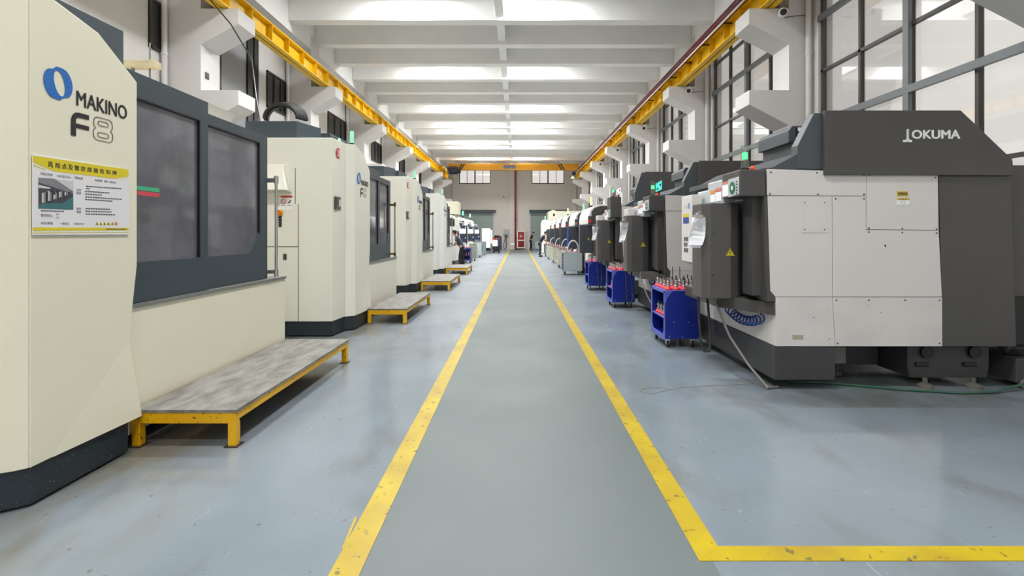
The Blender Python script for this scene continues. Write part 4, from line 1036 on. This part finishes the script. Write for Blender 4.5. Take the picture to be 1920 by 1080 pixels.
# ------------------------------------------------------------------ grey and cream tool cabinets on castors
def grey_cart(loc, label, m, w=0.72, d=0.6, h=0.86, blue=False):
    t = thing('tool_cabinet', loc, label, 'tool cabinet', 'tool cabinets on castors along the machine row')
    MB().box(0, w, 0, d, 0.15, h).build('body', m, t, bevel=0.012)
    for k in range(5):
        z0 = 0.18 + k * (h - 0.2) / 5
        dr = MB().box(-0.02, 0.0, 0.04, d - 0.04, z0, z0 + (h - 0.2) / 5 - 0.02).build('drawer', M_pend if blue else m, t, bevel=0.004)
        MB().box(-0.035, -0.02, 0.1, d - 0.1, z0 + 0.07, z0 + 0.09).build('drawer_pull', M_bluedge if blue else M_dksteel, dr)
    mb = MB(); mb.box(-0.01, w + 0.01, -0.01, d + 0.01, h, h + 0.02)
    mb.build('top_mat', M_ledge if not blue else m, t)
    MB().box(-0.03, w + 0.02, -0.03, 0.02, 0.02, 0.04).build('bumper_bar', M_dksteel, t) if blue else None
    casters(t, [(0.08, 0.06), (w - 0.1, 0.06), (0.08, d - 0.06), (w - 0.1, d - 0.06)], 0.06)
    MB().tube([(w + 0.0, 0.15, 0.78), (w + 0.06, 0.15, 0.7), (w + 0.06, 0.15, 0.5), (w + 0.0, 0.15, 0.42)], 0.012, 6).build('push_handle', M_black, t, smooth=True)
    return t
GC = [((1.74, 18.3), M_grcart, 'pale grey tool cabinet on castors, the nearest one after the blue carts', True),
      ((1.84, 22.05), M_crcart, 'cream tool cabinet on castors directly behind the pale grey one', False),
      ((1.84, 25.65), M_crcart, 'second cream tool cabinet on castors behind the pale grey one', False),
      ((1.80, 29.35), M_crcart, 'third cream tool cabinet on castors, between the row and the bending worker', False),
      ((1.84, 32.9), M_grcart, 'grey tool cabinet the bending worker reaches onto', True),
      ((1.62, 44.3), M_grcart, 'far grey tool cabinet beside the worker standing near the wall', False)]
for (p, m, lab, bl) in GC: grey_cart((p[0], p[1], 0), lab, m, blue=bl, w=0.72 if p[1] < 19 else 0.6)
for n_, (p, m, lab, bl) in enumerate(GC[:5]):
    nm = ['pale grey cabinet', 'first cream cabinet', 'second cream cabinet', 'third cream cabinet', 'grey cabinet of the bending worker'][n_]
    for j in range(3):
        h = put_holder(j, (p[0] + 0.12 + 0.2 * j, p[1] + 0.16 + 0.13 * (j % 2), 0.882), 'cone tool holder standing on the %s' % nm, 'tool holders on the %s' % nm)
    if n_ < 4:
        mb = MB().tube([(p[0] + 0.42 + 0.22 * math.cos(PI * i / 14), p[1] + 0.42, 0.885 + 0.42 * math.sin(PI * i / 14)) for i in range(15)], 0.028, 8)
        tag(mb.build('hose_arch', M_lgrey, smooth=True), 'pale arched hose standing on the %s' % nm, 'hose')

# ------------------------------------------------------------------ smaller machining centres further along, window side
def small_vmc(y0, label, n):
    X0 = 2.45
    t = thing('machining_centre', (X0, y0, 0), label, 'milling machine', 'smaller white topped machining centres below the windows')
    MB().box(0.05, 2.3, 0.0, 2.3, 0.02, 0.32).build('base', M_okb, t)
    MB().box(0.0, 2.35, 0.0, 2.35, 0.32, 1.86).build('enclosure', M_okd, t, bevel=0.01)
    MB().box(-0.02, 0.02, 0.5, 1.9, 0.55, 1.75).build('sliding_door', M_creamw, t)
    MB().box(-0.025, -0.02, 0.75, 1.65, 1.0, 1.6).build('door_window', M_pane, t)
    prof = [(-0.19, 1.9), (-0.19, 2.05), (-0.17, 2.2), (-0.11, 2.36), (0.0, 2.46), (0.2, 2.53), (2.2, 2.53), (2.2, 1.87), (-0.1, 1.87)]
    MB().prism(prof, 'y', 0.0, 2.3).build('top_cover', M_white, t, bevel=0.012)
    MB().prism([(-0.09, 1.88), (-0.09, 2.28), (0.0, 2.4), (0.2, 2.47), (2.1, 2.47), (2.1, 1.88)], 'y', -0.03, -0.001).build('end_plate', M_okd, t)
    MB().box(-0.18, -0.02, -0.02, 0.0, 1.93, 2.1).build('label_plate', M_white, t)
    st = MB().box(-0.20, -0.06, -0.05, -0.02, 2.08 - 0.2, 2.24 - 0.1).build('sticker_panel', M_slate, t)
    flat([rect(-0.19, -0.10, 1.93, 2.03)], (0, -0.05, 0), 'camera', M_red if n % 2 == 0 else M_pink, st, 'red_sticker')
    p = MB().box(-0.42, 0.0, 0.3, 0.62, 0.95, 1.86).build('control_pendant', mat('pendant_grey_blue', (64, 66, 74), .4), t, bevel=0.012)
    if n == 0: hazard(p, -0.14, 1.38, 0.299, 0.1)
    z = 2.53
    sl = MB().cyl((-0.05 + 0.25 * (n % 2), 0.3, z - 0.06), (-0.05 + 0.25 * (n % 2), 0.3, z + 0.26), 0.035, n=12).build('stack_light', M_green_dim if n % 2 else mat('cream_lens', (236, 232, 190), .3, emit=(255, 244, 190), estr=.3), t, smooth=True)
    MB().cyl((-0.05 + 0.25 * (n % 2), 0.3, z - 0.08), (-0.05 + 0.25 * (n % 2), 0.3, z - 0.03), 0.045, n=12).build('light_base', M_black, sl)
    return t
VY_ = [15.4, 19.0, 22.7, 26.3, 30.0, 33.6]
VL = ['smaller machining centre next after the third charcoal one, with red sticker below its white top',
      'smaller white topped machining centre behind the pale grey tool cabinet',
      'smaller white topped machining centre beside the first cream tool cabinet',
      'smaller white topped machining centre beside the second cream tool cabinet',
      'smaller white topped machining centre beside the third cream tool cabinet',
      'last of the smaller white topped machining centres, beside the bending worker']
for i, y in enumerate(VY_): small_vmc(y, VL[i], i)
tag(MB().box(1.96, 2.02, 19.2, 19.23, 1.2, 1.75).box(1.94, 2.05, 19.18, 19.24, 1.05, 1.2).build('hanging_card', mat('card_blue', (60, 96, 190), .5)), 'blue and white card hanging from the pendant behind the pale grey cabinet', 'card')
# big cream machine at the far end with its rounded cabinet
fm = thing('machining_centre', (2.5, 38.2, 0), 'tall cream box shaped machine towering over the end of the window row', 'milling machine')
MB().box(0, 3.0, 0, 3.6, 0.02, 3.35).build('body', M_cream, fm, bevel=0.03)
MB().prism([(-0.62, 0.02), (-0.62, 2.35), (-0.5, 2.65), (-0.1, 2.65), (-0.1, 0.02)], 'y', 0.2, 1.6).build('front_cabinet', M_creamw, fm, bevel=0.03)
MB().box(-0.1, 0.0, 0.1, 1.7, 0.02, 2.6).build('door', M_creamw, fm)
MB().cyl((-0.3, 0.5, 2.65), (-0.3, 0.5, 2.95), 0.05, n=12).build('stack_light', M_green_dim, fm, smooth=True)
MB().cyl((0.35, 0.3, 3.35), (0.35, 0.3, 3.42), 0.16, n=16).build('fan_cap', M_white, fm)
MB().box(0.3, 0.45, -0.01, 0.0, 2.95, 3.15).build('nameplate', M_black, fm)

# ------------------------------------------------------------------ machining centres with lit pendants, cream row far end
def vmc_left(y0, label, pend, n):
    X0 = -2.9
    t = thing('machining_centre', (X0, y0, 0), label, 'milling machine', 'white machining centres with lit control pendants')
    MB().box(-2.4, -0.02, 0.0, 1.55, 0.02, 0.3).build('base', M_okb, t)
    MB().box(-2.4, 0.0, 0.0, 1.55, 0.3, 1.95).build('enclosure', M_creamw, t, bevel=0.015)
    MB().prism([(-2.4, 1.95), (0.0, 1.95), (-0.02, 2.3), (-0.12, 2.42), (-0.5, 2.5), (-2.4, 2.5)], 'y', 0.0, 1.5).build('top_cover', M_creamw, t, bevel=0.012)
    w_ = MB().box(-0.40, -0.06, -0.012, 0.0, 1.92, 2.26).build('louvre_window', M_slate, t)
    for q in range(3): MB().box(-0.39 + q * .115, -0.30 + q * .115, -0.02, -0.012, 1.94, 2.24).build('window_glass', M_dkglass, w_)
    MB().box(-0.02, 0.012, 0.2, 1.4, 0.6, 1.85).build('sliding_door', M_creamw, t)
    MB().box(0.012, 0.016, 0.35, 1.25, 1.0, 1.7).build('door_window', M_pane2, t)
    if n == 0:
        u = MB().box(-0.75, 0.06, 0.4, 1.4, 2.5, 3.1).build('electric_box', M_cream, t, bevel=0.01)
        MB().box(-0.5, -0.42, 0.39, 0.4, 2.62, 2.82).build('emblem_plate', M_black, u)
    px, py = pend
    d = MB().box(px - X0 - 0.225, px - X0 + 0.225, py - y0, py - y0 + 0.16, 1.08, 2.0).build('control_pendant', M_pend, t, bevel=0.02)
    yy = py - y0
    flat([rect(px - X0 - 0.17, px - X0 + 0.16, 1.58, 1.83)], (0, yy, 0), 'camera', M_screen, d, 'lit_screen')
    for (a, b_) in ((-0.14, 1.9), (0.15, 1.9)): flat([disc(px - X0 + a, b_, 0.035)], (0, yy, 0), 'camera', M_white, d, 'status_dial')
    flat([rect(px - X0 - 0.15 + q * .075, px - X0 - 0.1 + q * .075, 1.28 - .0 * q, 1.33) for q in range(3)] + [rect(px - X0 - 0.16 + q * .09, px - X0 - 0.1 + q * .09, 1.19, 1.23) for q in range(3)], (0, yy, 0), 'camera', M_hose, d, 'key_block')
    flat([rect(px - X0 - 0.19, px - X0 + 0.19, 1.48, 1.54)], (0, yy, 0), 'camera', M_slate, d, 'soft_key_row')
    flat([rect(px - X0 - 0.18, px - X0 + 0.14, 1.10, 1.125)], (0, yy, 0), 'camera', M_lgrey, d, 'trim_strip')
    flat([disc(px - X0 + 0.14, 1.35, 0.035)], (0, yy, 0), 'camera', M_white, d, 'dial')
    MB().tube([(px - X0, yy + 0.1, 2.0), (px - X0, yy + 0.1, 2.12), (-0.25, yy - 0.3, 2.2), (-0.4, 1.48, 2.3)], 0.04, 8).build('pendant_arm', M_lgrey, d, smooth=True)
    sl = MB().cyl((-0.25, 1.2, 2.62), (-0.25, 1.2, 2.86), 0.05, n=12).build('stack_light', M_green_em if n < 2 else M_green_dim, t, smooth=True)
    MB().cyl((-0.25, 1.2, 2.44), (-0.25, 1.2, 2.62), 0.04, n=12).build('light_base', M_black, sl)
    return t
vmc_left(22.4, 'white machining centre with a cream electric box on top, beside the stooping worker', (-2.88, 25.1), 0)
vmc_left(26.3, 'second white machining centre with a lit pendant, behind the blue cart', (-2.84, 28.9), 1)
vmc_left(30.4, 'third white machining centre with a lit pendant, nearest the shutter', (-2.83, 33.0), 2)
grey_cart((-2.80, 28.0, 0), 'greenish grey tool cabinet behind the blue cart of the stooping worker', mat('cart_green_grey', (150, 160, 144), .45), w=0.36, d=0.5, h=0.95)
grey_cart((-2.82, 31.4, 0), 'pale grey tool cabinet below the second lit pendant', M_lgrey, w=0.42, d=0.5, h=1.0)
bn = thing('waste_bin', (-2.95, 34.6, 0), 'open topped grey green bin on castors below the last lit pendant', 'bin')
mb = MB(); mb.box(0, 0.62, 0, 0.03, 0.12, 0.98); mb.box(0, 0.03, 0.03, 0.6, 0.12, 0.98); mb.box(0.59, 0.62, 0.03, 0.6, 0.12, 0.98); mb.box(0.03, 0.59, 0.57, 0.6, 0.12, 0.98); mb.box(0.03, 0.59, 0.03, 0.57, 0.12, 0.15)
mb.build('shell', mat('bin_grey', (120, 138, 138), .5), bn)
MB().prism([(0.05, 0.2), (0.35, 0.2), (0.35, 0.62), (0.2, 0.62), (0.05, 0.9)], 'y', -0.006, -0.001).build('front_flap', M_slate, bn)
casters(bn, [(0.08, 0.08), (0.54, 0.08), (0.08, 0.52), (0.54, 0.52)], 0.055)
dc = thing('dolly_cabinet', (-2.85, 38.0, 0), 'tall plain cream cabinet standing on a low dark dolly', 'cabinet')
MB().box(0, 0.66, 0, 0.6, 0.42, 1.98).build('body', M_creamw, dc, bevel=0.012)
MB().box(0.665, 0.8, 0.3, 0.6, 0.75, 1.85).build('side_door', M_white, dc)
MB().box(-0.02, 0.72, -0.03, 0.63, 0.2, 0.30).box(0.05, 0.6, 0.1, 0.5, 0.30, 0.42).build('dolly_frame', M_black, dc)
casters(dc, [(0.15, 0.05), (0.6, 0.05), (0.15, 0.55), (0.6, 0.55)], 0.09)
pt = thing('pallet_truck', (-1.72, 38.3, 0), 'blue hand pallet truck with a red and white load beside the dolly', 'pallet truck')
MB().tube([(0.0, 0, 0.5), (0.2, 0, 0.35), (0.28, 0, 0.6), (0.22, 0, 1.0), (0.15, 0, 1.15)], 0.05, 8).tube([(0.0, 0.25, 0.5), (0.2, 0.25, 0.35), (0.28, 0.25, 0.6), (0.22, 0.25, 1.0), (0.15, 0.25, 1.15)], 0.05, 8).box(0.1, 0.3, 0.0, 0.25, 0.28, 0.4).build('frame', mat('truck_blue', (36, 40, 130), .4), pt, smooth=True)
MB().box(-0.3, 0.1, -0.1, 0.3, 0.55, 1.05).build('carton', M_white, pt, bevel=0.01)
MB().box(-0.28, -0.2, -0.12, 0.2, 1.05, 1.25).box(-0.05, 0.03, -0.12, 0.2, 1.05, 1.25).build('red_grip', M_red, pt)
MB().box(-0.3, 0.25, -0.1, 0.3, 0.3, 0.55).build('deck', M_black, pt)
for x in (-0.2, 0.2): MB().cyl((x, -0.05, 0.1), (x, 0.05, 0.1), 0.1, n=16).build('wheel', M_rubber, pt, smooth=True)
MB().box(-0.25, 0.25, -0.03, 0.03, 0.12, 0.34).build('axle_bracket', M_black, pt)

# ------------------------------------------------------------------ far wall fittings
def fx(x): return (x - VX) * S_F
def fz(y): return CH - (y - VY) * S_F
for n_, (xa, xb) in enumerate(((861, 925), (994, 1062))):
    d = MB(); z0, z1 = 0.0, fz(398); nn = 26
    for k in range(nn):
        za, zb_ = z0 + (z1 - z0) * k / nn, z0 + (z1 - z0) * (k + 1) / nn
        d.prism([(YF - 0.02, za), (YF - 0.05, za + 0.02), (YF - 0.05, zb_ - 0.03), (YF - 0.02, zb_)], 'x', fx(xa), fx(xb))
    dd = struct(d.build('door_%d' % (n_ + 1), M_shutter))
    MB().box(fx(xa) - 0.1, fx(xb) + 0.1, YF - 0.4, YF - 0.03, z1, z1 + 0.22).build('shutter_box', M_slate, dd)
    q = fx(xb) if n_ == 0 else fx(xa)
    MB().cyl((q - 0.1, YF - 0.25, z1 + 0.1), (q + 0.25, YF - 0.25, z1 + 0.1), 0.12, n=12).build('shutter_motor', M_dksteel, dd)
    for q in (fx(xa), fx(xb)): MB().box(q - 0.06, q + 0.06, YF - 0.08, YF - 0.001, 0, z1).build('guide_rail', M_lgrey, dd)
fp = MB().cyl((fx(966.5), YF - 0.3, 0), (fx(966.5), YF - 0.3, ZB), 0.085, n=16)
for z in (1.0, 2.8, 4.6, 6.4): fp.cyl((fx(966.5), YF - 0.3, z), (fx(966.5), YF - 0.3, z + 0.1), 0.11, n=16)
tag(fp.build('fire_pipe', M_maroon, smooth=True), 'dark red vertical fire pipe standing against the far wall', 'pipe')
fc = thing('fire_hose_cabinet', (fx(977), YF - 0.32, 0), 'red fire hose cabinet with white frame on the far wall', 'cabinet')
w_, h0, h1 = 0.40, 0.15, fz(433)
MB().box(-w_, w_, 0.05, 0.31, h0, h1).build('body', mat('cabinet_red', (150, 36, 40), .5), fc)
mb = MB(); f_ = 0.09
mb.box(-w_, w_, 0, 0.05, h0, h0 + f_); mb.box(-w_, w_, 0, 0.05, h1 - f_, h1); mb.box(-w_, -w_ + f_, 0, 0.05, h0 + f_, h1 - f_); mb.box(w_ - f_, w_, 0, 0.05, h0 + f_, h1 - f_); mb.box(-w_ + f_, w_ - f_, 0, 0.05, h0 + 0.7, h0 + 0.8)
mb.build('frame', M_white, fc)
flat([disc(-0.02, 1.3, 0.16)], (0, 0.05, 0), 'camera', mat('hose_reel_pink', (196, 110, 112), .5), fc, 'hose_reel')
flat([disc(-0.02, 1.3, 0.06)], (0, 0.047, 0), 'camera', M_white, fc, 'reel_hub')
MB().box(-0.2, 0.25, 0.035, 0.05, h0 + 0.2, h0 + 0.55).build('notice_panel', M_maroon, fc)
eb = thing('electric_box', (fx(949), YF - 0.22, 0), 'grey electric box with hanging black cables on the far wall', 'box')
MB().box(-0.2, 0.2, 0.0, 0.2, fz(440), fz(429)).build('body', M_lgrey, eb, bevel=0.01)
MB().box(-0.17, 0.17, -0.01, 0.0, fz(439), fz(430)).build('door', M_grcart, eb)
for q in (-1, 1):
    MB().tube([(0.02 * q, 0.05, fz(440)), (0.05 * q - 0.02, 0.0, 1.2), (-0.1 + 0.12 * q, -0.05, 0.6), (-0.12 + 0.16 * q, -0.05, 0.2), (-0.12, -0.05, 0.04)], 0.03, 7).build('cable', M_rubber, eb, smooth=True)
ex = MB().box(fx(957), fx(965), YF - 0.19, YF - 0.165, fz(459), fz(456.5)).build('exit_sign', mat('exit_pale', (214, 236, 222), .4, emit=(200, 255, 225), estr=.4))
tag(ex, 'small pale green exit sign low on the far wall pilaster', 'sign')
sm = thing('scrap_crate', (fx(927), 44.3, 0), 'olive grey scrap crate heaped with metal parts by the far wall', 'crate')
MB().box(0, 0.72, 0, 0.6, 0.12, 1.2).build('crate', M_khaki, sm, bevel=0.01)
MB().box(0.68, 0.76, -0.05, 0.65, 0.02, 1.25).box(-0.02, 0.05, -0.05, 0.65, 0.02, 1.2).build('stand', M_black, sm)
mb = MB()
for q in range(9): mb.box(0.05 + .07 * q, 0.2 + .07 * q * .9, .1, .4, 1.2, 1.3 + .12 * math.sin(q * 1.9) ** 2)
mb.build('metal_parts', M_khaki, sm)['kind'] = 'stuff'
def cctv(loc, label, s, wire=None):
    t = thing('security_camera', loc, label, 'camera', 'security cameras')
    MB().box(-0.02 if s > 0 else -0.02, 0.02, 0.0, 0.1, 0.0, 0.05).build('bracket', M_white, t)
    b = MB().cyl((0, 0.02, -0.03), (-0.08 * s, -0.16, -0.08), 0.05, n=14).build('housing', M_white, t, smooth=True)
    MB().cyl((-0.08 * s, -0.16, -0.08), (-0.082 * s, -0.166, -0.082), 0.042, n=14).build('lens', M_black, b)
    t.scale = (1.6, 1.6, 1.6)
    if wire: MB().tube(wire, 0.005, 5).build('wire', M_rubber, t)
    return t
names = ['first', 'second', 'third', 'fourth', 'fifth']
for i in range(2, 7):
    cctv((5.62, P * i - 0.82, 6.30), 'white security camera on the %s window side corbel, counting from the nearest machine' % names[i - 2], 1, [(0, 0.08, -0.02), (0.05, 0.07, -0.05), (0.2, 0.065, -0.03), (0.42, 0.066, -0.02)])
cctv((fx(947.5), YF - 0.11, fz(367)), 'small dark camera high on the far wall near the pilaster', 1)
# junction box on the first corbel column
tag(MB().box(-6.83, -6.815, 10.48, 10.60, 4.98, 5.12).build('wall_socket', M_dksteel), 'small metal socket on the white column between two corbels', 'socket')

# ------------------------------------------------------------------ people
def skinned(nodes, edges, root, extra=None, sub=2):
    keys = list(nodes); me = bpy.data.meshes.new('tmp')
    me.from_pydata([nodes[k][:3] for k in keys], [(keys.index(a), keys.index(b_)) for a, b_ in edges], [])
    o = bpy.data.objects.new('tmp', me); COL.objects.link(o)
    m = o.modifiers.new('skin', 'SKIN'); m.use_smooth_shade = True
    sv = me.skin_vertices[0].data
    for i, k in enumerate(keys):
        r = nodes[k][3]; sv[i].radius = r if isinstance(r, tuple) else (r, r); sv[i].use_root = (k == root)
    o.modifiers.new('sub', 'SUBSURF').levels = sub; o.modifiers[-1].render_levels = sub
    dg = bpy.context.evaluated_depsgraph_get()
    out = bpy.data.meshes.new_from_object(o.evaluated_get(dg))
    bpy.data.objects.remove(o); bpy.data.meshes.remove(me)
    if extra:
        bm = bmesh.new(); bm.from_mesh(out)
        vs = [bm.verts.new(v) for v in extra.v]
        for f in extra.f: bm.faces.new([vs[i] for i in f])
        bm.to_mesh(out); bm.free()
        for p in out.polygons: p.use_smooth = True
    return out
def person(loc, rz, label, top, legs, lean=0.2, reach=0.48, hand_z=1.0, head_dx=0.1, tall=1.70, stride=0.04):
    """faces +x before rotation; bends forward from the hips with both arms reaching out"""
    k = tall / 1.72
    t = thing('person', loc, label, 'person', None, rz)
    H = (-0.03, 0, 0.92 * k); C = (H[0] + lean * 0.75, 0, 1.28 * k); NK = (H[0] + lean * 1.15, 0, (1.45 - lean * 0.12) * k)
    HD = (NK[0] + head_dx, 0, NK[2] + 0.13 * k)
    n = {'pel': (*H, 0.085), 'sp': (H[0] + lean * .35, 0, 1.08 * k, 0.10), 'ch': (*C, 0.125), 'nb': (NK[0] - .02, 0, NK[2] - 0.03, 0.065), 'nk': (NK[0] + head_dx * .3, 0, NK[2] + 0.04, 0.055),
         'h0': (HD[0], 0, HD[2] - 0.03, 0.082), 'h1': (HD[0] + 0.0, 0, HD[2] + 0.05, 0.092), 'h2': (HD[0] - 0.01, 0, HD[2] + 0.10, 0.06)}
    e = [('pel', 'sp'), ('sp', 'ch'), ('ch', 'nb'), ('nb', 'nk'), ('nk', 'h0'), ('h0', 'h1'), ('h1', 'h2')]
    ex = MB()
    for s_, q in ((1, 'l'), (-1, 'r')):
        sh = (C[0] + lean * .15, 0.17 * s_, C[2] + 0.09 * k); hd = (reach, 0.13 * s_, hand_z)
        el = ((sh[0] + hd[0]) / 2 - 0.06, 0.22 * s_, (sh[2] + hd[2]) / 2 - 0.07)
        st = stride * s_
        n.update({'s' + q: (*sh, 0.06), 'e' + q: (*el, 0.043), 'w' + q: (hd[0] - 0.05, hd[1], hd[2] + 0.01, 0.03), 'p' + q: (*hd, (0.022, 0.036)),
                  't' + q: (H[0] + .01, 0.095 * s_, 0.86 * k, 0.07), 'k' + q: (0.03 + st, 0.11 * s_, 0.49 * k, 0.056), 'a' + q: (-0.03 + st, 0.12 * s_, 0.10, 0.042), 'f' + q: (0.12 + st, 0.13 * s_, 0.05, 0.032)})
        e += [('ch', 's' + q), ('s' + q, 'e' + q), ('e' + q, 'w' + q), ('w' + q, 'p' + q), ('pel', 't' + q), ('t' + q, 'k' + q), ('k' + q, 'a' + q), ('a' + q, 'f' + q)]
        for j in range(4):
            L_ = (0.07, 0.08, 0.075, 0.06)[j]; y = hd[1] + (j - 1.5) * 0.02
            ex.tube([(hd[0] + 0.01, y, hd[2]), (hd[0] + 0.01 + L_ * .6, y, hd[2] - 0.01), (hd[0] + 0.01 + L_, y, hd[2] - 0.04)], 0.009, 6)
        ex.tube([(hd[0] - 0.03, hd[1] - 0.03 * s_, hd[2]), (hd[0] + 0.01, hd[1] - 0.055 * s_, hd[2] - 0.01), (hd[0] + 0.035, hd[1] - 0.055 * s_, hd[2] - 0.03)], 0.01, 6)
        ex.sphere((HD[0] - 0.005, 0.088 * s_, HD[2] + 0.02), 0.03, 8, 0.7, 0.35, 1.0)
    ex.sphere((HD[0] + 0.09, 0, HD[2] + 0.01), 0.022, 8)
    me = skinned(n, e, 'pel', ex); me.materials.append(M_skin)
    b_ = bpy.data.objects.new('body', me); COL.objects.link(b_); b_.parent = t
    for s_ in (1, -1):
        MB().sphere((HD[0] + 0.084, 0.032 * s_, HD[2] + 0.045), 0.012, 8).build('eye', M_black, b_, smooth=True)
    MB().box(HD[0] + 0.08, HD[0] + 0.088, -0.025, 0.025, HD[2] - 0.045, HD[2] - 0.037).build('mouth', M_maroon, b_)
    hr = MB(); hr.sphere((HD[0] - 0.022, 0, HD[2] + 0.07), 0.108, 16, 1.0, 0.93, 0.9).sphere((HD[0] - 0.06, 0, HD[2] + 0.02), 0.08, 12, .7, 1, 1)
    hr.build('hair', M_hair, t, smooth=True)
    sn = {a: (*n[a][:3], (n[a][3] + 0.036) if not isinstance(n[a][3], tuple) else n[a][3]) for a in ('pel', 'sp', 'ch', 'nb', 'sl', 'sr')}
    sn['nb'] = (*n['nb'][:3], 0.078); sn['hem'] = (H[0] - 0.01, 0, H[2] - 0.08, 0.165)
    for q in 'lr':
        a, c = Vector(n['s' + q][:3]), Vector(n['e' + q][:3]); m_ = a.lerp(c, 0.75); sn['m' + q] = (*m_, 0.062)
    me = skinned(sn, [('hem', 'pel'), ('pel', 'sp'), ('sp', 'ch'), ('ch', 'nb'), ('ch', 'sl'), ('ch', 'sr'), ('sl', 'ml'), ('sr', 'mr')], 'pel'); me.materials.append(top)
    o = bpy.data.objects.new('shirt', me); COL.objects.link(o); o.parent = t
    tn = {'pel': (*H, 0.15), 'wst': (H[0] + 0.02, 0, H[2] + 0.09, 0.15)}
    ed = [('pel', 'wst')]
    for q in 'lr':
        tn['t' + q] = (*n['t' + q][:3], 0.105); tn['k' + q] = (*n['k' + q][:3], 0.078); a = n['a' + q]; tn['a' + q] = (a[0], a[1], 0.085, 0.07)
        ed += [('pel', 't' + q), ('t' + q, 'k' + q), ('k' + q, 'a' + q)]
    me = skinned(tn, ed, 'pel'); me.materials.append(legs)
    o = bpy.data.objects.new('trousers', me); COL.objects.link(o); o.parent = t
    for q in 'lr':
        f = n['f' + q]; a = n['a' + q]
        MB().sphere((f[0] - 0.07, f[1] - 0.005, 0.05), 0.055, 12, 2.7, 1.05, 0.9).build('shoe', M_black, t, smooth=True)
    return t
person((-2.56, 21.85, 0), R(180), 'person in grey t-shirt stooping over the white machine with both forearms out', M_slategrey, M_dkcloth, lean=0.24, reach=0.42, hand_z=1.02, head_dx=0.10, tall=1.76)
person((1.50, 32.45, 0), R(12), 'person in dark work clothes bending over the grey tool cabinet', M_navy, M_navy, lean=0.27, reach=0.52, hand_z=1.02, head_dx=0.13, tall=1.74)
person((1.20, 44.4, 0), R(0), 'person in dark clothes standing nearest the far wall, arms out over a cabinet', M_dkcloth, M_dkcloth, lean=0.16, reach=0.42, hand_z=0.98, head_dx=0.10, tall=1.74)

# ------------------------------------------------------------------ odds and ends
wp = thing('wooden_plank', (-4.03, 5.1, 2.72), 'pale wooden plank on two thin posts on the roof of the nearest cream machine', 'plank')
MB().box(-0.2, 0.2, -0.06, 0.06, 0.63, 0.70).build('plank', mat('raw_wood', (196, 184, 150), .7, noise=.25, scale=10), wp, bevel=0.004)
for q in (-0.06, 0.12): MB().cyl((q, 0, 0), (q, 0, 0.63 if q < 0 else 0.9), 0.018 if q < 0 else 0.008, n=8).build('post', M_ledge, wp)
fl = struct(MB().prism([(-0.893, 2.43), (-0.88, 2.43), (-0.903, 2.70), (-0.918, 2.70)], 'z', 0, 0.002).build('floor_line', M_yel_line))
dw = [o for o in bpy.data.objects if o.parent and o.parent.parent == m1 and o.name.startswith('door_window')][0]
flat([rect(0.66, 1.0, 1.925, 1.955), rect(0.62, 0.76, 1.885, 1.918)], (-0.024, 0, 0), 'aisle_left', mat('reflection_green', (60, 170, 120), .5), dw, 'reflected_display')  # flat strips painting an LED display's reflection onto the door pane
flat([rect(0.78, 1.0, 1.885, 1.918)], (-0.024, 0, 0), 'aisle_left', mat('reflection_red', (200, 70, 80), .5), dw, 'reflected_display')
